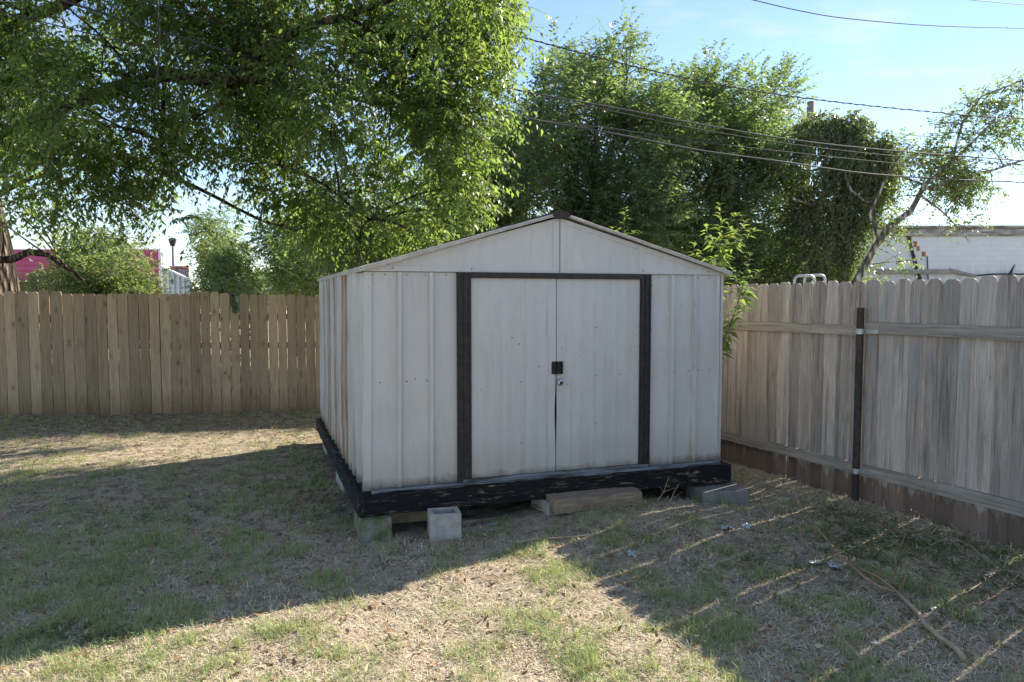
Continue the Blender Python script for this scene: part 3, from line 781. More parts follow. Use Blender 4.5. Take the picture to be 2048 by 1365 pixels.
if TREES:
    m_leafA = leaf_mat('big_tree_leaves', (.022, .052, .022), (.095, .138, .048), trans=.52, tg=1.12)
    m_leafB = leaf_mat('background_leaves', (.042, .082, .052), (.120, .168, .090), trans=.50, ty=.02)
    m_leafV = leaf_mat('vine_leaves', (.055, .082, .042), (.13, .155, .08), yellow=(.24, .11, .06), ty=.14, trans=.4)
    m_leafL = leaf_mat('pale_leaves', (.08, .12, .050), (.16, .20, .09), ty=.03, trans=.48)
    # ---- the big tree overhanging the yard
    r0 = random.Random(3); blobs = []
    def rb(py):   # right silhouette of the crown in the photo
        ks = [(-400, 920), (-60, 1015), (60, 1015), (180, 1000), (300, 970), (400, 955), (470, 870), (520, 770)]
        for (a, x), (b_, y) in zip(ks[:-1], ks[1:]):
            if a <= py <= b_: return x + (y-x)*(py-a)/(b_-a)
        return 800
    def lb(px):   # lower silhouette
        ks = [(-400, 420), (40, 430), (120, 445), (260, 440), (300, 375), (360, 325), (440, 345), (520, 385), (570, 430), (630, 465), (680, 500), (860, 495), (940, 450), (1010, 380)]
        for (a, x), (b_, y) in zip(ks[:-1], ks[1:]):
            if a <= px <= b_: return x + (y-x)*(px-a)/(b_-a)
        return 400
    for py in range(-420, 520, 82):
        px = -330
        while px < 1000:
            D = r0.uniform(7.6, 10.4) + (.8 if py > 300 else 0) + (1.0 if px < 100 else 0)
            rad = r0.uniform(62, 96); x_ = px+r0.uniform(-25, 25); y_ = py+r0.uniform(-25, 25)
            if x_ + rad*.9 < rb(y_) and y_ + rad*.95 < lb(x_):
                if y_ < -160 and r0.random() < .4: px += 92; continue
                blobs.append((P(x_, y_, D), tuple(q*rad/F*D for q in (1.05, 1.2, .85))))
            px += 92
    # fill along the right and lower edge
    for y_ in range(-60, 500, 48):
        rad = r0.uniform(45, 70); D = r0.uniform(8.4, 10.2); blobs.append((P(rb(y_)-rad*.8, y_, D), tuple(q*rad/F*D for q in (1, 1.2, .9))))
    for x_ in range(-60, 900, 60):
        rad = r0.uniform(34, 52); D = r0.uniform(9.4, 10.8); blobs.append((P(x_, lb(x_)-rad*.75, D), tuple(q*rad/F*D for q in (1, 1.3, .9))))
    ex = [((1000, 45), (1105, 12)), ((985, 62), (1085, 66)), ((960, 92), (1060, 88)), ((985, 218), (1138, 222)), ((980, 175), (1080, 170)), ((965, 240), (1070, 246)), ((960, 398), (1070, 360)), ((940, 440), (1030, 432)), ((975, 145), (1052, 140)), ((950, 300), (1022, 292)), ((385, 455), (470, 425)), ((405, 432), (352, 470)), ((900, 455), (985, 462)), ((980, 20), (1060, -10)), ((930, 350), (1005, 325))]
    ep, ed, el = [], [], []
    for (a, b_) in ex:
        D = 8.9
        for o in range(4):
            A_ = P(a[0]-o*12, a[1]+r0.uniform(-14, 14), D+r0.uniform(-.3, .3)); B_ = P(b_[0]-o*16, b_[1]+r0.uniform(-12, 12), D); ep.append(A_); d_ = B_-A_; el.append(d_.length); ed.append(d_+Vector((0, 0, .12)))
    extra = (np.array(ep), nrm(np.array(ed)), np.array(el))
    base = (-8.75, 12.5, 0)
    trunk = ([(-8.75, 12.5, -.1), (-8.75, 12.5, .6), (-8.78, 12.48, 1.6), (-8.84, 12.45, 2.4), (-8.90, 12.3, 3.4), (-9.0, 12.1, 4.6), (-9.1, 11.9, 6.0), (-8.9, 11.6, 8.0)], [.60, .50, .43, .42, .38, .34, .26, .14])
    limbs = [
        ([(-9.0, 12.2, 3.6), P(60, 235, 10.8), P(200, 192, 9.8), P(330, 152, 9.2), P(430, 164, 9.0), P(480, 152, 8.9), P(520, 100, 8.8), P(590, 62, 8.7), P(690, 40, 8.6), P(800, -10, 8.5)], .12, .028),
        ([P(475, 155, 8.9), P(560, 165, 9.2), P(660, 185, 9.4), P(780, 215, 9.5), P(900, 235, 9.5)], .045, .018),
        ([(-9.0, 12.3, 3.2), P(120, 330, 11.4), P(300, 330, 10.6), P(440, 400, 10.2), P(520, 440, 10.0), P(590, 462, 9.9)], .04, .014),
        ([P(330, 152, 9.2), P(320, 260, 9.5), P(325, 330, 9.7), P(300, 400, 9.9)], .03, .01),
        ([P(560, 330, 9.8), P(610, 352, 9.7), P(650, 372, 9.6), P(740, 440, 9.6)], .028, .014),
        ([(-9.1, 12.1, 4.4), P(-40, 80, 10.2), P(120, 10, 9.4), P(320, -90, 8.9), P(600, -120, 8.6), P(860, -60, 8.7)], .10, .025),
        ([P(440, 168, 9.0), P(470, 190, 9.2), P(430, 215, 9.5), P(390, 240, 9.8)], .025, .01),
        ([P(700, 40, 8.6), P(800, 90, 8.8), P(880, 150, 9.0), P(960, 170, 9.1)], .022, .01),
        ([(-8.75, 12.2, 2.38), P(20, 518, 12.0), P(60, 503, 11.7), P(95, 510, 11.5), P(120, 528, 11.3), P(150, 540, 11.2), P(166, 560, 11.2)], [.075, .07, .065, .062, .06, .055, .055, .05, .05, .045, .045, .04, .04, .035, .033, .03, .028, .026, .022], None),
    ]
    tree('shade_tree', 'large rough barked tree at the far left with its crown overhanging the yard', 'tree', base, trunk, limbs, blobs, 136, 13, .090, .038, .40, .35, -.05, m_leafA, hang=.55, thr=-.12, seed=4, extra=extra, nz=2.3)
    # young tree with a thin trunk behind the shed
    base = tuple(P(722, 560, 12.8).xy) + (0,)
    bl = [(P(x, y, D), (r_/F*D,)*3) for x, y, D, r_ in [(690, 430, 12.6, 60), (760, 440, 12.8, 62), (720, 380, 12.6, 55), (820, 450, 12.6, 50), (640, 470, 12.8, 45), (700, 490, 12.4, 45), (780, 490, 12.5, 38), (640, 400, 13, 50), (610, 440, 13, 30)]]
    tree('young_tree', 'slim young tree with thin pale trunk just behind the shed roof', 'tree', base, ([base, P(724, 510, 12.8), P(722, 430, 12.8), P(715, 350, 12.8)], [.07, .06, .045, .02]), [], bl, 150, 12, .075, .028, .35, .5, -.1, m_leafA, m_bark2, hang=.8, seed=9)
    # ---- tall trees beyond the fence, centre right
    def bgtree(nm, label, bx, D, pts, dens, seed, tr=.16, top=None, mat=m_leafB, up=.6, ll=.115, lw=.050, K=13, twl=.58, droop=.15, limbs=(), group='trees beyond the back fence', thr=-.35, trunk=None, bark=m_bark2, nz=1.2, hang=.35, bw=1.0, bh=1.0, lean=0.0):
        b_ = P(bx, 594, D); base = (b_.x, b_.y, 0)
        bl = [(P(x, y, D+dd), tuple(q*r_/F*D for q in (bw, 1.15, bh))) for x, y, dd, r_ in pts]
        ty = top if top else min(p_[1] for p_ in pts)
        tk = trunk or ([base, P(bx+3, 594+(ty-594)*.25, D), P(bx-4, 594+(ty-594)*.5, D), P(bx+3, 594+(ty-594)*.75, D), P(bx, ty+8, D)], [tr, tr*.85, tr*.65, tr*.4, .015])
        return tree(nm, label, 'tree', base, tk, list(limbs), bl, dens, K, ll, lw, twl, droop, up, mat, bark, hang=hang, thr=thr, seed=seed, group=group, nz=nz, lean=lean)
    rA = random.Random(12)
    def poly_blobs(rows, rmin, rmax, dd=1.6):
        o = []
        for y, xa, xb in rows:
            x = xa + rmin*.5
            while x < xb - rmin*.3:
                r_ = rA.uniform(rmin, rmax); o.append((x+rA.uniform(-10, 10), y+rA.uniform(-20, 20), rA.uniform(-dd, dd), r_)); x += r_*.95
        return o
    bgtree('broadleaf_tree', 'tall upright green tree right behind the ridge of the shed roof', 1190, 17,
           [(1112, 105, 0, 17), (1092, 140, .3, 16), (1140, 120, -.4, 18), (1172, 150, 0, 20), (1205, 118, .3, 18), (1236, 92, 0, 19), (1262, 105, -.3, 18), (1285, 135, .3, 17), (1302, 172, 0, 17), (1080, 190, 0, 18), (1070, 235, .4, 20), (1318, 215, 0, 18), (1150, 90, .5, 9), (1248, 70, 0, 9), (1340, 262, 0, 18)] + poly_blobs([(175, 1090, 1300), (215, 1080, 1325), (255, 1065, 1350), (300, 1040, 1360), (345, 1010, 1360)], 30, 44, 1.6) + poly_blobs([(330, 1000, 1060), (385, 980, 1350), (440, 970, 1350), (500, 960, 1320)], 44, 60, 1.8),
           112, 21, top=185, bw=1.0, bh=1.15, thr=-.18, up=.75, lean=.35, nz=2.0, limbs=[([P(1186, 360, 17), P(1150, 250, 17), P(1125, 160, 17)], .08, .02), ([P(1190, 380, 17), P(1240, 260, 17), P(1255, 150, 17)], .08, .02)])
    bgtree('broadleaf_tree', 'tall rounded tree between the roof ridge and the utility pole', 1440, 18.5,
           poly_blobs([(195, 1370, 1565), (225, 1325, 1575), (265, 1305, 1580), (305, 1300, 1582), (345, 1300, 1580)], 30, 42, 1.8) + [(1352, 215, 0, 18), (1378, 188, .3, 17), (1402, 165, 0, 18), (1428, 145, -.3, 18), (1442, 128, 0, 12), (1462, 172, .4, 18), (1490, 165, 0, 17), (1508, 150, .3, 16), (1530, 172, 0, 18), (1548, 192, -.3, 15), (1556, 228, 0, 16), (1425, 118, .3, 9), (1556, 158, 0, 9), (1338, 250, 0, 18)] + poly_blobs([(385, 1310, 1585), (440, 1300, 1600), (500, 1290, 1610), (550, 1300, 1620)], 46, 60, 1.5),
           112, 22, top=215, bw=1.0, bh=1.15, thr=-.18, up=.75, lean=.35, nz=2.0, limbs=[([P(1440, 380, 18.5), P(1420, 260, 18.5), P(1415, 195, 18.5)], .08, .02), ([P(1446, 380, 18.5), P(1500, 260, 18.5), P(1512, 195, 18.5)], .08, .02)])
    bgtree('broadleaf_tree', 'dark dense tree low behind the left half of the shed roof', 930, 19,
           poly_blobs([(300, 990, 1060), (345, 960, 1080), (385, 900, 1080), (430, 840, 1040), (480, 640, 1030), (520, 560, 900), (555, 600, 760)], 40, 56, 1.4), 150, 23, top=330)
    bgtree('broadleaf_tree', 'dark tree with spreading foliage left of the shed eave', 600, 22,
           poly_blobs([(460, 545, 660), (495, 560, 680), (540, 585, 680), (575, 570, 700)], 26, 40, 1.4), 210, 24, top=440, ll=.11, up=.1)
    # ---- vine covered tree
    bgtree('vine_covered_tree', 'tree smothered in vines with a few reddish leaves beside the utility pole', 1690, 17.5,
           [(1605, 262, 0, 18), (1628, 250, .2, 18), (1655, 245, 0, 17), (1682, 248, 0, 18), (1708, 244, -.2, 18), (1726, 255, 0, 15), (1605, 290, 0, 15), (1650, 270, .2, 20), (1690, 275, 0, 24), (1720, 285, 0, 20), (1745, 300, .2, 22), (1775, 285, 0, 15), (1772, 310, 0, 22), (1665, 310, 0, 20), (1700, 320, -.2, 28), (1740, 335, 0, 26), (1775, 345, .2, 22), (1650, 350, 0, 20), (1690, 365, 0, 28), (1730, 380, 0, 28), (1765, 385, 0, 22), (1590, 345, .3, 16), (1600, 375, .3, 18), (1640, 400, 0, 26), (1690, 415, 0, 28), (1735, 425, 0, 24), (1600, 430, .3, 28), (1650, 455, 0, 30), (1700, 465, 0, 26), (1590, 480, .3, 30), (1640, 505, 0, 30), (1690, 510, 0, 24), (1610, 545, 0, 30), (1670, 550, 0, 26)],
           340, 25, mat=m_leafV, up=-.3, ll=.085, lw=.055, K=9, twl=.34, droop=.9, hang=.9, thr=-.5, nz=1.8,
           limbs=[([P(1700, 560, 17.5), P(1690, 420, 17.3), P(1722, 360, 17.2), P(1700, 300, 17.3)], .07, .03), ([P(1690, 345, 17), P(1702, 380, 16.8), P(1725, 398, 16.8), P(1745, 405, 16.8)], .03, .02), ([P(1582, 395, 17), P(1600, 402, 17), P(1622, 412, 17.2)], .03, .02)])
    # ---- leaning tree
    lt = ([P(1708, 572, 16.5)*1, P(1730, 530, 16.5), P(1750, 495, 16.5), P(1778, 455, 16.4), P(1822, 422, 16.4), P(1838, 392, 16.4), P(1848, 372, 16.3), P(1880, 345, 16.2), P(1930, 300, 16.2), P(1990, 240, 16.1)], [.09, .078, .07, .074, .058, .054, .05, .04, .028, .016])
    b_ = P(1700, 594, 16.5); lt[0].insert(0, Vector((b_.x-.1, b_.y, 0))); lt[1].insert(0, .11)
    bgtree('leaning_tree', 'slender tree leaning to the right before the white block building', 1700, 16.5,
           [(1935, 215, 0, 20), (1965, 205, .4, 22), (2000, 190, 0, 24), (2040, 175, .3, 24), (1990, 235, 0, 24), (2045, 215, .2, 22), (1905, 265, 0, 22), (1950, 270, .3, 26), (1870, 250, 0, 20), (1850, 300, .3, 24), (1890, 310, -.3, 30), (1930, 310, .2, 32), (1975, 290, 0, 30), (2020, 275, .3, 26), (2060, 260, 0, 30), (1800, 290, .4, 16), (1825, 340, 0, 22), (1870, 350, .4, 28), (1910, 365, 0, 30), (1955, 345, .3, 30), (2000, 335, 0, 26), (1985, 375, .3, 18), (1870, 395, .3, 26), (1910, 410, 0, 30), (1895, 445, .3, 24), (1930, 455, 0, 20), (1880, 470, .4, 14), (1935, 480, 0, 12), (1780, 400, .5, 22), (1800, 440, .2, 20), (1770, 470, 0, 22), (1790, 515, .2, 12), (1752, 548, 0, 14), (1812, 522, 0, 9), (1725, 520, .3, 12), (1880, 355, -.3, 28), (1860, 320, -.2, 24), (1930, 340, -.3, 26), (1900, 380, -.2, 24), (2020, 330, .2, 12)],
           125, 26, mat=m_leafL, up=.25, ll=.095, lw=.045, K=10, twl=.44, droop=.3, thr=-.25, trunk=lt, nz=2.6, lean=.4, limbs=[([P(1760, 482, 16.4), P(1740, 430, 16.5), P(1760, 380, 16.5), P(1790, 330, 16.4), P(1820, 290, 16.3)], .05, .015), ([P(1845, 380, 16.3), P(1930, 355, 16.2), P(2010, 335, 16), P(2060, 320, 16)], .04, .015), ([P(1905, 320, 16.2), P(1925, 250, 16.2), P(1960, 195, 16.2), P(2045, 160, 16)], .03, .01), ([P(1840, 390, 16.4), P(1880, 420, 16.3), P(1910, 450, 16.3)], .03, .01), ([P(1850, 372, 16.4), P(1800, 350, 16.4), P(1790, 300, 16.4)], .03, .01)])
    # ---- left background
    bgtree('pale_tree', 'pale airy tree far behind the left fence against the sky', 430, 33,
           poly_blobs([(450, 410, 470), (475, 385, 490), (505, 370, 505), (535, 375, 505), (560, 380, 510), (580, 380, 520)], 20, 30, 1.2), 60, 27, mat=m_leafL, ll=.15, lw=.075, twl=.6, K=9, thr=.1, up=.3, tr=.08)
    bgtree('garden_shrub', 'bushy yellow green shrub in front of the pink building', 205, 17,
           poly_blobs([(478, 165, 270), (505, 130, 295), (535, 110, 315), (562, 60, 330), (585, 30, 340)], 22, 32, .9), 210, 28, mat=m_leafL, ll=.085, lw=.04, twl=.3, K=9, thr=-.15, up=.2, tr=.05)
    bgtree('garden_shrub', 'bright green bushy shrub beyond the fence between the pale tree and the broken picket', 465, 21,
           poly_blobs([(530, 415, 450), (525, 465, 490), (552, 400, 500), (578, 395, 515)], 18, 24, .8), 160, 29, mat=m_leafL, ll=.09, lw=.045, twl=.3, K=9, thr=-.2, up=.2, tr=.05)
    bgtree('garden_shrub', 'low dark shrub seen over the fence right of the gap', 560, 25,
           poly_blobs([(560, 540, 600), (580, 500, 640)], 16, 22, .8), 210, 30, ll=.09, lw=.045, twl=.3, K=9, thr=-.3, up=.2, tr=.05)
    bgtree('garden_shrub', 'low leafy bush showing behind the broken picket', 470, 13,
           poly_blobs([(600, 430, 500), (640, 430, 500), (690, 430, 520)], 26, 34, .4), 170, 33, ll=.07, lw=.035, twl=.3, K=9, thr=-.4, up=.2, tr=.04, top=590)
    bgtree('distant_hedge', 'distant line of small trees on the horizon between the pale tree and the shed', 560, 60,
           poly_blobs([(555, 500, 545), (565, 540, 640)], 14, 20, 2), 160, 31, ll=.26, lw=.14, twl=.7, K=9, thr=-.5, tr=.15, up=.4)
    bgtree('understorey_bush', 'dark undergrowth behind the right fence below the vine covered tree', 1620, 20,
           poly_blobs([(535, 1460, 1680), (575, 1440, 1720)], 34, 44, .8), 170, 32, top=540, ll=.08, lw=.04, up=.2, tr=.05)

# ---- tall weeds beside the shed
def weed(label, base, stems_, seed, group='tall weeds beside the shed'):
    r = random.Random(seed); root = thing('tall_weed', label, 'weed', base, 0, group); B = Vector(base)
    m = leaf_mat_weed; sb = MB(); pp, dd, nn, ll_, ww, rr = [], [], [], [], [], []
    for pts, r0_ in stems_:
        pts = [Vector(p) for p in pts]; sb.tube([p-B for p in pts], r0_, r0_*.35, n=5)
        for i in range(len(pts)-1):
            seg = (pts[i+1]-pts[i]).length; nk = max(1, int(seg/.017))
            for k in range(nk):
                if pts[i].z < .5: continue
                t = k/nk; p = pts[i].lerp(pts[i+1], t); a = r.uniform(0, 6.28)
                tipness = (i+t)/(len(pts)-1); L = r.uniform(.10, .21)*(1.15-.55*tipness)
                pp.append(p-B); dd.append(Vector((math.cos(a), math.sin(a), .1+.7*tipness-r.random()*.5))); nn.append(Vector((r.uniform(-.3, .3), r.uniform(-.3, .3), 1))); ll_.append(L); ww.append(L*.27); rr.append(r.random())
        for k in range(7):
            a = r.uniform(0, 6.28); pp.append(pts[-1]-B); dd.append(Vector((math.cos(a), math.sin(a), .8))); nn.append(Vector((0, 0, 1))); ll_.append(.07); ww.append(.018); rr.append(r.random())
    sb.build('stem', m_weedstem, root); leaves('foliage', np.array(pp), np.array(dd), np.array(nn), np.array(ll_), np.array(ww), m, root, np.array(rr), .3)
leaf_mat_weed = leaf_mat('weed_leaves', (.10, .16, .045), (.19, .25, .08), ty=.01, trans=.5); m_weedstem = simple('weed_stem', (.12, .14, .06), .8)
b0 = P(1424, 594, 7.0); b0 = (b0.x, 7.0, 0)
def q(*a): return [P(x, y, D) for x, y, D in a]
weed('tall green weed growing between the right corner of the shed and the fence', b0, [
    ([b0] + q((1430, 700, 7.0), (1440, 620, 7.0), (1437, 520, 7.0), (1442, 470, 7.0), (1440, 412, 7.0)), .008),
    (q((1440, 520, 7.0), (1452, 480, 6.95), (1462, 440, 6.95), (1472, 432, 6.95)), .005), (q((1437, 520, 7.0), (1460, 500, 6.95), (1490, 478, 6.85), (1508, 462, 6.85)), .005),
    (q((1440, 500, 7.0), (1420, 475, 7.15), (1412, 455, 7.15)), .004), (q((1460, 500, 6.95), (1482, 462, 6.85), (1490, 445, 6.85)), .004),
    (q((1452, 560, 7.0), (1420, 520, 7.25), (1388, 510, 7.25), (1388, 490, 7.25)), .004),
    ([b0] + q((1434, 720, 6.95), (1472, 620, 6.95), (1486, 570, 6.95), (1495, 535, 6.95), (1500, 510, 6.95)), .007),
    (q((1482, 600, 6.95), (1500, 560, 6.85), (1518, 545, 6.85)), .004), (q((1480, 590, 6.95), (1470, 560, 7.0), (1465, 540, 7.0)), .004),
    (q((1462, 640, 6.95), (1480, 622, 6.85), (1500, 608, 6.8)), .004), (q((1455, 690, 6.95), (1462, 650, 6.95), (1475, 640, 6.9)), .004), (q((1450, 700, 6.95), (1448, 672, 6.95), (1455, 668, 6.85)), .004)], 3)
b1 = (1.06, 10.05, 0); b1 = (P(1262, 594, 10.15).x, 10.15, 0)
weed('weed top with pale leaves poking up behind the right slope of the shed roof', b1, [([b1] + q((1255, 500, 10.1), (1248, 455, 10.1), (1252, 418, 10.1)), .006), (q((1250, 480, 10.1), (1228, 465, 10.1), (1225, 458, 10.1)), .004), (q((1254, 470, 10.1), (1268, 462, 10.1), (1278, 470, 10.1)), .004)], 8)

# ------------------------------------------------------------------ buildings, poles, wires
def painted_block_mat():
    m = Mat('painted_block', .75, .2)
    br = m.n('ShaderNodeTexBrick'); br.inputs['Scale'].default_value = 1; br.inputs['Brick Width'].default_value = .4; br.inputs['Row Height'].default_value = .2
    br.inputs['Mortar Size'].default_value = .006; br.inputs['Color1'].default_value = (.82, .82, .81, 1); br.inputs['Color2'].default_value = (.77, .78, .78, 1); br.inputs['Mortar'].default_value = (.66, .66, .66, 1)
    sp = m.n('ShaderNodeSeparateXYZ'); m.l(m.coord(), sp.inputs[0]); cb = m.n('ShaderNodeCombineXYZ'); m.l(sp.outputs['X'], cb.inputs[0]); m.l(sp.outputs['Z'], cb.inputs[1]); m.l(cb.outputs[0], br.inputs['Vector'])
    st = m.noise((3.5, 3.5, .8), 5, .7); zf = m.rng(sp.outputs['Z'], 2.25, 3.1, 1, 0)
    c = m.mix(m.math('MULTIPLY', m.math('MULTIPLY', m.rng(st, .42, .7), zf), .75), br.outputs['Color'], (.16, .15, .13))
    c = m.mix(m.math('MULTIPLY', m.rng(m.noise((6, 6, .5), 4, .7), .6, .8), .35), c, (.30, .29, .27)); m.col(c); return m.m
wb = thing('block_building', 'white painted block building with a stepped orange crack, beyond the right fence', 'building', (P(1640, 594, 30).x, 30, 0), -.02)
X0, X1 = 0, 14.5; zT = 4.62
MB().box(X0, X1, 0, 10, -.1, zT-.42).build('wall', painted_block_mat(), wb)
def cop_mat():
    m = Mat('worn_coping', .8, .2); n1 = m.noise((1.3, 9, 9), 6, .75); m.col(m.mix(m.rng(n1, .42, .58), (.20, .17, .14), (.52, .50, .46))); return m.m
mc = cop_mat()
MB().box(X0-.1, X1+.1, -.10, 10.1, zT-.42, zT-.10, .01).box(X0-.14, X1+.14, -.16, 10.15, zT-.099, zT, .01).build('coping', mc, wb)
mcr = simple('bare_orange_brick', (.42, .16, .06), .9, .3, 8); mdk = simple('dark_pipe', (.04, .04, .045), .6)
def wl(px, py): p = P(px, py, 30); return p.x-wb.location.x, p.z
for i, (px, py, w_, h_) in enumerate([(1803, 459, 5, 10), (1811, 471, 6, 12), (1819, 478, 4, 10), (1828, 489, 7, 11), (1834, 498, 5, 9), (1845, 509, 7, 9), (1806, 465, 4, 6), (1815, 475, 4, 6)]):
    x, z = wl(px, py); s_ = 30/F
    MB().box(x-w_*s_/2, x+w_*s_/2, -.012-.002*i, 0.01, z-h_*s_/2, z+h_*s_/2, .004).build('brick_patch', mcr, wb)
pp = [wl(*p) for p in ((1812, 472), (1818, 490), (1827, 525), (1832, 545), (1836, 560))]
MB().tube([(x, -.05, z) for x, z in pp], .045, .09, n=8).build('pipe', mdk, wb)
pp = [wl(*p) for p in ((1851, 513), (1852, 535), (1853, 560))]; MB().tube([(x, -.04, z) for x, z in pp], .02, n=6).build('pipe', mdk, wb)
m_ledge = simple('ledge_grey', (.33, .31, .28), .8, .3, 4)
a_, b_ = wl(1750, 544), wl(1895, 541)
MB().box(a_[0], b_[0], -.16, -.002, a_[1]-.09, a_[1]+.09, .01).build('ledge', m_ledge, wb)
pp = [wl(*p) for p in ((1893, 541), (1912, 546), (1930, 550), (1945, 552))]; MB().tube([(x, -.1, z) for x, z in pp], .09, .06, n=8).build('pipe', m_ledge, wb)
pp = [wl(*p) for p in ((1945, 552), (1980, 549), (2060, 549), (2120, 549))]; MB().tube([(x, -.1, z) for x, z in pp], .03, n=6).build('conduit', mdk, wb)
pp = [wl(*p) for p in ((2004, 552), (2015, 530))]; MB().tube([(x, -.3, z) for x, z in pp], .07, .015, n=6).build('bracket', mdk, wb)
# pink building
pm = Mat('pink_siding', .6, .3); sp = pm.n('ShaderNodeSeparateXYZ'); pm.l(pm.coord(), sp.inputs[0])
pm.col(pm.mix(pm.noise((2, 2, 2), 4), (.48, .08, .17), (.58, .12, .23)))
pk_ = thing('pink_building', 'bright pink clapboard building behind the left fence and shrubs', 'building', (P(-60, 594, 30).x, 30, 0), .0)
def pl_(px, py, D=30): p = P(px, py, D); return p.x-pk_.location.x, p.z
xR = pl_(318, 500)[0]; zt_ = pl_(318, 499)[1]; zb_ = pl_(318, 562)[1]
b = MB(); nb = 6; 
for i in range(nb):
    z0 = zb_+(zt_-zb_)*i/nb; z1 = zb_+(zt_-zb_)*(i+1)/nb
    b.add([(0, -.05, z0), (xR, -.05, z0), (xR, 0, z1), (0, 0, z1), (0, .1, z0), (xR, .1, z0), (xR, .1, z1), (0, .1, z1)], [(0, 1, 2, 3), (4, 7, 6, 5), (0, 4, 5, 1), (3, 2, 6, 7), (0, 3, 7, 4), (1, 5, 6, 2)])
b.build('siding', pm.m, pk_)
MB().box(0, xR-.02, .05, .3, -.1, zb_-.02).build('wall', simple('dark_red_wall', (.16, .045, .035), .8), pk_)
MB().box(xR+.002, xR+.10, -.07, .12, zb_-.3, zt_+.03).build('corner_board', simple('white_trim', (.78, .78, .78), .6, .05), pk_)
MB().box(0, xR, .02, .3, zb_, zt_-.02).build('parapet_back', pm.m, pk_)
for x in (pl_(125, 560)[0], pl_(180, 560)[0]):
    f_ = MB().box(x, x+.9, -.02, .04, .5, zb_-.35).build('window', simple('window_white', (.7, .7, .72), .5, .05), pk_)
    MB().box(x+.08, x+.82, -.03, -.021, .6, zb_-.45).build('pane', simple('dark_pane', (.05, .06, .08), .15, .2), f_)
# white carport / lattice structure
cpx = thing('white_carport', 'white lattice walled structure with sloping top right of the pink building', 'carport', (P(322, 594, 24).x, 24, 0), 0)
def c_(px, py): p = P(px, py, 24); return p.x-cpx.location.x, p.z
mwh = simple('white_paint', (.78, .79, .80), .5, .06)
xa, za = c_(322, 532); xb, zb2 = c_(384, 560)
MB().prism([(xa, 0), (xb, 0), (xb, zb2-.06), (xa, za-.06)], .05, .08).build('wall', simple('pale_panel', (.62, .68, .70), .6, .1), cpx)
MB().prism([(xa, za-.07), (xb, zb2-.07), (xb, zb2), (xa, za)], -.03, .12).build('roof_edge', mwh, cpx)
for k in range(6):
    x = xa+(xb-xa)*(k+.1)/6; MB().box(x, x+.06, 0, .045, 0, za+(zb2-za)*(k+.1)/6-.09).build('stud', mwh, cpx)
for z in (1.95, 1.6): MB().box(xa, xb, .02, .044, z, z+.04).build('batten', mwh, cpx)
# grey sign board with pink top
sg = thing('sign_board', 'grey rectangular board with pink top edge above the white carport', 'sign', (P(362, 594, 34).x, 34, 0), 0)
def s2(px, py): p = P(px, py, 34); return p.x-sg.location.x, p.z
(xa, za), (xb, zb2) = s2(338, 533), s2(379, 563)
MB().box(xa+.05, xb-.05, 0, .08, zb2-1, za-.12).build('panel', simple('sign_grey', (.36, .40, .46), .6, .1), sg)
MB().box(xa+.05, xb-.05, -.01, .09, za-.118, za-.02).build('top_band', pm.m, sg)
MB().box(xb-.048, xb, -.02, .1, zb2-1.2, za).box(xa, xb-.05, -.02, .1, za-.018, za+.02).build('frame', mwh, sg)
for x in (xa+.15, xb-.2): MB().box(x, x+.1, .09, .2, 0, za-.3).build('post', mdk, sg)
# distant house roof
dh = thing('distant_house', 'small grey roofed house far off between the shrubs', 'house', (P(515, 594, 55).x, 55, 0), 0)
MB().box(-1.6, 1.6, 0, 5, 0, 2.3).build('wall', simple('tan_wall', (.45, .38, .30), .8), dh)
MB().prism([(-1.9, 2.3), (1.9, 2.3), (1.2, 3.1), (-1.2, 3.1)], -.3, 5.3).build('roof', simple('slate_roof', (.30, .31, .33), .8), dh)
# poles
m_pole = simple('pole_wood', (.24, .205, .18), .9, .35, 7)
def pole(name, label, pts, r0_, r1_, D, arm=None, lamp=None, mat=m_pole):
    b0 = P(pts[-1][0], 594, D); root = thing(name, label, 'pole', (b0.x, D, 0), 0); O = Vector((b0.x, D, 0))
    ps = [P(x, y, D)-O for x, y in pts] + [Vector((0, 0, -.1))]
    MB().tube(ps, r0_, r1_, n=12).build('pole_shaft', mat, root, True)
    if arm: MB().tube([P(x, y, D-.1)-O for x, y in arm], .03, n=6).build('lamp_arm', m_galv, root, True)
    if lamp: lamp(root, O)
    return root
def cobra(root, O):
    D = 25.9; c = P(1572, 212, D)-O; b = MB(); vs = []; n = 10
    prof = [(-.36, .03, -.02), (-.25, .10, -.03), (-.05, .14, -.05), (.15, .12, -.03), (.34, .05, .0)]
    for (x, r, z) in prof:
        for k in range(n): a = 2*math.pi*k/n; vs.append((c.x+x, c.y+r*math.cos(a), c.z+z+r*.5*math.sin(a)))
    fs = [(i*n+k, i*n+(k+1) % n, (i+1)*n+(k+1) % n, (i+1)*n+k) for i in range(4) for k in range(n)] + [tuple(range(n)), tuple(range(5*n-1, 4*n-1, -1))]
    b.add(vs, fs).build('lamp_head', m_galv, root, True)
pole('utility_pole', 'weathered wooden utility pole with a street lamp arm, rising beside the vine covered tree', [(1622, 204), (1617, 300), (1611, 370), (1609, 480)], .125, .16, 26, [(1616, 252), (1613, 240), (1606, 225), (1595, 214), (1582, 210)], cobra)
def small_head(root, O):
    c = P(345, 483, 40)-O; MB().tube([c+Vector((0, 0, -.25)), c+Vector((0, 0, .1)), c+Vector((0, 0, .2))], [.12, .22, .06], n=10).build('lamp_head', mdk, root)
pole('light_pole', 'thin grey light pole with round head above the white carport', [(346, 488), (347, 540)], .07, .09, 40, None, small_head, mat=simple('grey_pole', (.25, .25, .27), .6))
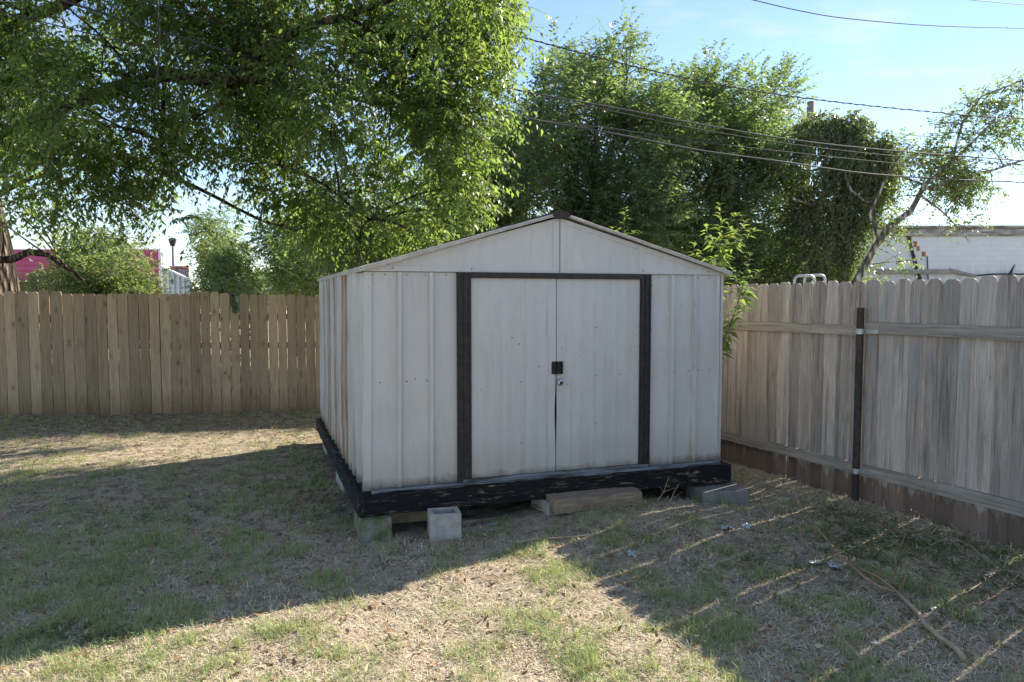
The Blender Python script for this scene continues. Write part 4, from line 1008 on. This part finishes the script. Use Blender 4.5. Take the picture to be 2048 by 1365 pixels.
# overhead cables
m_cable = simple('cable_rubber', (.06, .065, .075), .7, .2, 5, .2, 0, 0)
def cable(label, pts, D0, D1, r, twist=False):
    o = MB(); n = len(pts); xs = [p[0] for p in pts]; out_ = []
    for (x, y) in pts:
        t = (x-xs[0])/(xs[-1]-xs[0]); D = 1/((1-t)/D0 + t/D1); out_.append(P(x, y, D))
    # smooth + extend beyond the frame
    fine = []
    for i in range(len(out_)-1):
        p0 = out_[max(0, i-1)]; p1 = out_[i]; p2 = out_[i+1]; p3 = out_[min(len(out_)-1, i+2)]
        for k in range(8):
            t = k/8; fine.append(.5*((2*p1)+(p2-p0)*t+(2*p0-5*p1+4*p2-p3)*t*t+(3*p1-p0-3*p2+p3)*t**3))
    fine.append(out_[-1])
    s0 = (out_[0]-out_[1]).normalized(); s1 = (out_[-1]-out_[-2]).normalized()
    pts3 = [out_[0]+s0*9+Vector((0, 0, .8)), out_[0]+s0*4+Vector((0, 0, .15))] + fine + [out_[-1]+s1*5+Vector((0, 0, .12)), out_[-1]+s1*14+Vector((0, 0, .9))]
    o.tube(pts3, r, n=6)
    if twist:
        tw = []; 
        for i in range(len(pts3)-1):
            for k in range(10):
                t = k/10; p = pts3[i].lerp(pts3[i+1], t); a = len(tw)*.55; tw.append(p+Vector((0, math.cos(a), math.sin(a)))*r*1.3)
        o.tube(tw, r*.6, n=4)
    ob = o.build('overhead_cable', m_cable, None, True); tag(ob, label, 'cable', 'overhead cables'); return ob
cable('twisted dark service cable running highest over the shed and across to the upper right trees', [(1020, 68), (1160, 106), (1300, 141), (1420, 166), (1560, 190), (1740, 212), (1950, 232), (2048, 238)], 10.5, 15, .009, True)
cable('upper of the two thick cables in front of the tall trees', [(1075, 189), (1240, 218), (1400, 249), (1600, 282), (1800, 303), (2048, 322)], 10.5, 15, .011)
cable('thin cable right below the upper thick one', [(1085, 194), (1240, 226), (1400, 259), (1600, 291), (1800, 313), (2048, 331)], 10.6, 15.1, .006)
cable('thin cable just above the lowest thick one', [(1082, 241), (1240, 260), (1400, 284), (1600, 307), (1800, 328), (2048, 350)], 10.5, 15, .006)
cable('lowest thick cable of the group, crossing in front of the vine covered tree', [(1086, 243), (1240, 270), (1400, 301), (1560, 323), (1730, 347), (1900, 359), (2048, 365)], 10.5, 15, .012)
cable('single thin cable crossing the clear sky at the upper right', [(1430, -18), (1497, -2), (1600, 22), (1700, 38), (1870, 52), (2048, 57)], 16, 24, .012)
cable('short bit of cable in the very top right corner of the sky', [(1860, -9), (1930, -1), (2048, 10)], 18, 24, .011)
cable('faint far cable passing behind the leaning tree', [(1640, 243), (1740, 262), (1870, 275), (2048, 290)], 24, 30, .012)
# cable hanging in front of the crown
hc = MB().tube([P(314, -60, 6.4), P(315, 20, 6.4), P(318, 60, 6.4), P(318, 110, 6.42), P(314, 150, 6.45), P(311, 190, 6.5)], [.011, .010, .010, .009, .007, .004], n=8).build('hanging_vine', simple('vine_bark', (.035, .03, .028), .8), None, True)
tag(hc, 'dark thin vine stem hanging down from the top edge in front of the big crown', 'vine')
# bent galvanised handrails behind the right fence
hr = thing('metal_handrail', 'pair of bent galvanised tube rails showing above the right fence', 'handrail', (P(1618, 594, 10.5).x, 10.5, 0), 0)
O = hr.location.copy()
for (xa, xb, D, yt) in ((1588, 1628, 10.5, 552), (1608, 1649, 11.0, 551)):
    pa = P(xa, 594, D); pb = P(xb, 594, D); zt2 = P(xa, yt, D).z; r_ = .07; pts = [Vector((pa.x, D, 0)), Vector((pa.x, D, zt2-r_))]
    for k in range(1, 6): a = k*math.pi/12; pts.append(Vector((pa.x+r_*(1-math.cos(a)), D, zt2-r_+r_*math.sin(a))))
    for k in range(0, 6): a = k*math.pi/12; pts.append(Vector((pb.x-r_+r_*math.sin(a), D, zt2-r_+r_*math.cos(a))))
    pts += [Vector((pb.x, D, zt2-r_)), Vector((pb.x, D, 0))]
    MB().tube([p-O for p in pts], .021, n=8).build('tube_rail', m_galv, hr, True)

# ------------------------------------------------------------------ ground cover
def strew(n, dmin, dmax, power=1.0, r=rng):
    """points over the yard, denser towards the near part"""
    t = r.uniform(0, 1, n); D = dmin*(dmax/dmin)**(t**power)
    X = r.uniform(-1, 1, n)*(.80*D+.6); 
    # right fence and left fence limit the yard
    lim = 3.55-.4663*(D-5.15)-.03
    lim2 = 10.879+(X+7.618)*.104-.03
    keep = (X < lim) & (D < lim2)
    return X[keep], D[keep]
def inshed(x, y, m=-.02):
    c, s = math.cos(STH), math.sin(STH); u = (x-SA[0])*c+(y-SA[1])*s; v = -(x-SA[0])*s+(y-SA[1])*c
    return (u > m) & (u < SW-m) & (v > m) & (v < SL-m)
def blades(name, x, y, ln, wd, lean, az, mat, rnd, label, lift=0.0, bend=.35, flat=None):
    n = len(x); z = gz(x, y) + lift; p = np.stack([x, y, z], 1)
    h = np.stack([np.cos(az), np.sin(az), np.zeros(n)], 1); s = np.stack([-np.sin(az), np.cos(az), np.zeros(n)], 1)
    cl, sl_ = np.cos(lean)[:, None], np.sin(lean)[:, None]; L = ln[:, None]; w_ = wd[:, None]
    up = np.array([[0, 0, 1.0]])
    d1 = h*cl + up*sl_; mid = p + d1*L*.55; l2 = np.maximum(lean - bend, -.05) if flat is None else lean*0-.1
    d2 = h*np.cos(l2)[:, None] + up*np.sin(l2)[:, None]; tip = mid + d2*L*.45
    v = np.stack([p-s*w_*.5, p+s*w_*.5, mid+s*w_*.42, mid-s*w_*.42, tip+s*w_*.08, tip-s*w_*.08], 1).reshape(-1, 3)
    k = np.arange(n)[:, None]*6
    f = np.concatenate([k+np.array([[0, 1, 2, 3]]), k+np.array([[3, 2, 4, 5]])], 0)
    o = npmesh(name, v, f, mat, None, np.concatenate([rnd, rnd])); tag(o, label, name.replace('_', ' '), None, 'stuff'); return o
GRASS = True
if GRASS:
    m_grass = leaf_mat('grass_blades', (.18, .24, .10), (.42, .48, .22), yellow=(.50, .42, .20), ty=.22, trans=.35, gloss=.5)
    ms = Mat('dry_straw', .8, .2); at = ms.n('ShaderNodeAttribute'); at.attribute_name = 'rnd'
    cst = ms.mix(ms.rng(at.outputs['Fac'], 0, .5), (.25, .175, .12), (.56, .47, .34)); cst = ms.mix(ms.rng(at.outputs['Fac'], .5, 1), cst, (.82, .72, .53)); ms.col(cst)
    x, y = strew(300000, 2.9, 12.5, .95)
    m0 = vn(x, y, 1.3, 5)*.5 + vn(x, y, 5.5, 6)*.6 + rng.normal(0, .3, len(x)); kp = (m0 > -.75) & ~inshed(x, y); x, y = x[kp], y[kp]; n = len(x)
    blades('dry_straw', x, y, rng.uniform(.02, .065, n), rng.uniform(.0018, .0042, n), np.abs(rng.normal(0, .32, n)), rng.uniform(0, 6.283, n), ms.m, rng.beta(2, 2, n), 'dry tan straw and dead grass covering the yard', .002, .5)
    # long straw drifted along the right fence and round the slab
    t_ = rng.uniform(-.5, 4.2, 2600); off_ = rng.exponential(.22, 2600)+.02; fx = 3.55-.4226*t_-.906*off_; fy = 5.15+.906*t_-.4226*off_
    k_ = ~inshed(fx, fy, -.05) & (fy > 3); fx, fy = fx[k_], fy[k_]; n = len(fx)
    blades('long_straw', fx, fy, rng.uniform(.07, .24, n), rng.uniform(.002, .0045, n), np.abs(rng.normal(0, .18, n)), rng.uniform(0, 6.283, n), ms.m, rng.beta(2.5, 1.6, n), 'long dry stems drifted along the foot of the right fence', .006, .35)
    # green tufts
    x0, y0 = strew(26000, 2.9, 11.5, .85)
    g0 = .42*vn(x0, y0, 1.6, 31) + .55*vn(x0, y0, 6.5, 32) + .6*vn(x0, y0, 15, 33) - .30*np.clip((x0-.3)/1.5, 0, 1) + rng.normal(0, .35, len(x0))
    far = np.clip((y0-6.8)/3, 0, 1); k_ = (g0 > .12+.7*far) & ~inshed(x0, y0, -.12); x0, y0, g0 = x0[k_], y0[k_], g0[k_]
    per = 13; sp_ = rng.uniform(.010, .045, len(x0)); x = (x0[:, None] + rng.normal(0, 1, (len(x0), per))*sp_[:, None]).ravel(); y = (y0[:, None] + rng.normal(0, 1, (len(x0), per))*sp_[:, None]).ravel()
    hgt = np.repeat(np.clip(.032+.026*np.maximum(g0, 0)+rng.exponential(.010, len(x0)), .02, .13), per); n = len(x)
    rn = np.clip(np.repeat(rng.uniform(0, .7, len(x0)), per) + rng.uniform(-.2, .32, n), 0, 1)
    blades('green_grass', x, y, hgt*rng.uniform(.6, 1.5, n), rng.uniform(.0016, .0034, n), rng.uniform(.6, 1.5, n), rng.uniform(0, 6.283, n), m_grass, rn, 'tufts of short green grass scattered over the yard', 0, .7)
    # low dark broadleaf weeds
    m_clov = leaf_mat('clover_leaves', (.05, .085, .035), (.09, .13, .055), ty=.0, trans=.3, gloss=.8)
    cl = []
    for (px, py, r_, k) in [(1740, 1075, .28, 330), (1690, 1040, .2, 180), (1830, 1090, .2, 150), (1930, 1100, .35, 260), (1720, 1110, .16, 140), (2010, 1150, .25, 160), (1500, 1120, .2, 80), (560, 1000, .5, 160), (270, 1030, .3, 110), (120, 1270, .12, 90), (240, 1280, .1, 60), (690, 1030, .25, 170), (850, 850, .0, 0), (480, 900, .8, 150), (1640, 1160, .3, 110), (1950, 1230, .3, 120), (320, 850, 1.0, 130)]:
        p = G(px, py)
        for i in range(int(k*.55)): cl.append((p.x+random.gauss(0, r_), p.y+random.gauss(0, r_*.8)))
    cl = np.array(cl); ok = ~inshed(cl[:, 0], cl[:, 1], -.1) & (cl[:, 0] < 3.55-.4663*(cl[:, 1]-5.15)-.04); cl = cl[ok]; n = len(cl); rep = 6
    cx_, cy_ = np.repeat(cl[:, 0], rep)+rng.normal(0, .012, n*rep), np.repeat(cl[:, 1], rep)+rng.normal(0, .012, n*rep)
    pos = np.stack([cx_, cy_, gz(cx_, cy_)+rng.uniform(.006, .03, n*rep)], 1); dd = rng.normal(0, 1, (n*rep, 3)); dd[:, 2] = rng.uniform(-.1, .5, n*rep)
    nn = rng.normal(0, .3, (n*rep, 3)); nn[:, 2] = 1
    o = leaves('low_weeds', pos, dd, nn, rng.uniform(.014, .032, n*rep), rng.uniform(.009, .018, n*rep), m_clov, None, rng.uniform(0, 1, n*rep), .1); tag(o, 'patches of dark low broadleaf weeds in the grass, mostly by the right fence', 'weeds', None, 'stuff')
    # dead leaves
    md = Mat('dead_leaves', .8, .2); at = md.n('ShaderNodeAttribute'); at.attribute_name = 'rnd'
    c = md.mix(md.rng(at.outputs['Fac'], 0, .6), (.07, .04, .022), (.30, .18, .09)); c = md.mix(md.rng(at.outputs['Fac'], .85, .95), c, (.52, .42, .22)); md.col(c)
    x, y = strew(7500, 2.9, 12.5, .8); k_ = ~inshed(x, y, -.02); x, y = x[k_], y[k_]; 
    pf = G(320, 850); x = np.concatenate([x, rng.normal(-4.8, 1.9, 2600)]); y = np.concatenate([y, rng.normal(10.2, .6, 2600)])
    x = np.concatenate([x, rng.normal(-2.2, .25, 500)-.0]); y = np.concatenate([y, rng.uniform(6.2, 9.2, 500)]); x[-500:] += -(y[-500:]-5.4)*.35+1.0-.15
    lim2 = 10.879+(x+7.618)*.104-.04; k_ = (y < lim2) & ~inshed(x, y, -.04); x, y = x[k_], y[k_]; n = len(x)
    pos = np.stack([x, y, gz(x, y)+rng.uniform(.004, .014, n)], 1); dd = rng.normal(0, 1, (n, 3)); dd[:, 2] = rng.uniform(-.1, .4, n); nn = rng.normal(0, .5, (n, 3)); nn[:, 2] = 1
    o = leaves('leaf_litter', pos, dd, nn, rng.uniform(.02, .06, n), rng.uniform(.01, .026, n), md.m, None, rng.uniform(.25, 1, n), -.2); tag(o, 'brown and yellow dead leaves lying over the yard', 'leaf litter', None, 'stuff')

# fallen branch and sticks
m_branch = simple('bleached_branch', (.40, .31, .21), .85, .3, 12); m_twig = simple('brown_twig', (.30, .19, .13), .85, .3, 12)
def gp(px, py, lift=.015):
    p = G(px, py)
    for _ in range(4): p = G(px, py, float(gz(p.x, p.y)))
    return Vector((p.x, p.y, float(gz(p.x, p.y))+lift))
def gpr(pts): return [gp(*p) for p in pts]
fb = thing('fallen_branch', 'long pale forked dead branch lying on the grass at lower right', 'branch', gp(1930, 1328)); O = fb.location.copy()
MB().tube([p-O for p in gpr([(1928, 1327, .02), (1912, 1305, .02), (1880, 1285, .025), (1852, 1262, .03), (1838, 1240, .03), (1815, 1215, .03), (1793, 1196, .035)])], .0155, .010, n=8).build('main_limb', m_branch, fb, True)
MB().tube([p-O for p in gpr([(1793, 1196, .035), (1760, 1188, .04), (1732, 1172, .045), (1700, 1145, .05), (1672, 1120, .06), (1645, 1095, .09), (1620, 1070, .1), (1600, 1035, .14)])], .010, .0045, n=6).build('twig', m_twig, fb, True)
MB().tube([p-O for p in gpr([(1793, 1196, .035), (1760, 1170, .04), (1725, 1155, .05), (1690, 1135, .04), (1660, 1118, .04)])], .009, .004, n=6).build('twig', m_twig, fb, True)
MB().tube([p-O for p in gpr([(1797, 1197, .035), (1812, 1175, .07), (1822, 1155, .14)])], .004, .0015, n=5).build('twig', m_twig, fb, True)
MB().tube([p-O for p in gpr([(1925, 1322, .02), (1938, 1312, .05), (1950, 1306, .07)])], .003, .0015, n=5).build('twig', m_twig, fb, True)
def stick(label, pts, r0_, r1_, mat=None, name='fallen_stick'):
    o = MB().tube(gpr(pts), r0_, r1_, n=6).build(name, mat or m_twig, None, True); tag(o, label, 'stick'); return o
stick('thin brown stick lying in the sunny tip of the grass before the shed', [(1033, 1091), (1060, 1085, .02), (1110, 1082, .02), (1160, 1078, .02), (1205, 1074, .02)], .008, .005, m_branch)
stick('thin curved reddish stem standing by the right fence', [(1790, 1135, .02), (1797, 1110, .03), (1810, 1085, .05), (1818, 1060, .08), (1822, 1042, .10), (1812, 1025, .12), (1800, 1018, .06)], .004, .0025)
stick('dead leafless twig stuck upright at the middle right of the yard', [(1610, 1100, 0), (1602, 1085, .05), (1598, 1062, .07), (1600, 1045, .09)], .006, .004)
stick('pale thin stick lying flat in the shaded grass on the left', [(275, 1106), (300, 1104), (345, 1107)], .004, .003, m_branch)
stick('crooked grey root end beside the left end of the wooden step', [(1065, 1012, .02), (1078, 1024, .02), (1100, 1030, .02), (1130, 1028, .01)], .010, .006, m_branch)
stick('slim straight twig slanting over the straw right of the sunny patch', [(1330, 1060, .01), (1362, 1044, .02), (1400, 1028, .03)], .004, .003)
# dry weed before the shed
dw = thing('dry_weed', 'dry leafless weed standing before the shed between step and slab', 'weed', gp(1312, 1005, 0)); O = dw.location.copy(); D_ = dw.location.y
dwp = lambda *a: [P(x, y, D_)-O for x, y in a]
MB().tube(dwp((1310, 1008), (1320, 995), (1328, 984), (1333, 968), (1338, 954)), .0035, .0015, n=5).build('stem', m_branch, dw)
MB().tube(dwp((1328, 984), (1322, 978), (1319, 974)), .002, .001, n=4).build('stem', m_branch, dw)
MB().tube(dwp((1335, 1012), (1342, 1000), (1348, 985), (1354, 975), (1358, 968)), .004, .0015, n=5).build('stem', m_branch, dw)
MB().tube(dwp((1328, 985), (1340, 979), (1352, 976)), .002, .001, n=4).build('stem', m_branch, dw)
MB().tube(dwp((1346, 998), (1356, 990), (1364, 984)), .002, .001, n=4).build('stem', m_branch, dw)
# plastic scraps
m_plas = Mat('clear_plastic', .25, .5); m_plas.col((.36, .40, .43)); m_plas = m_plas.m
def scrap(label, px, py, size, seed, mat=m_plas):
    r = random.Random(seed); p = gp(px, py, .012); n = 9; vs = []; fs = []
    for i in range(n):
        for j in range(n):
            x = (i/(n-1)-.5)*size*1.3; y = (j/(n-1)-.5)*size
            k = 1-.35*abs(float(noise.noise(Vector((i*.6, j*.6, seed)))))
            vs.append((x*k, y*k, .02*size/.08*abs(float(noise.noise(Vector((i*.9, j*.9, seed+4))))) + .004*r.random()))
    for i in range(n-1):
        for j in range(n-1):
            if (i in (0, n-2) or j in (0, n-2)) and r.random() < .35: continue
            fs.append((i*n+j, (i+1)*n+j, (i+1)*n+j+1, i*n+j+1))
    o = MB().add(vs, fs).build('plastic_scrap', mat); o.location = p; o.rotation_euler = (r.uniform(-.2, .2), r.uniform(-.2, .2), r.uniform(0, 3)); tag(o, label, 'litter', 'scraps of clear plastic litter')
scrap('crumpled clear plastic scrap beside the thin fork of the fallen branch', 1670, 1137, .085, 1)
scrap('larger pale plastic scrap left of the one by the fallen branch', 1630, 1130, .10, 2)
scrap('torn clear plastic on the straw right of the concrete slab', 1452, 1060, .10, 3)
scrap('small plastic shred beyond the torn one near the concrete slab', 1492, 1056, .07, 4)
scrap('little plastic bit on the grass straight below the wooden step', 1262, 1112, .06, 5)
scrap('white plastic flake in the sunlit streak right of the fallen branch', 1866, 1222, .035, 6)
scrap('bluish plastic shard under the beam beside the hollow concrete block', 940, 1030, .06, 7)
scrap('tiny white paper bit in the sunlit streak at lower right', 1748, 1292, .03, 8)
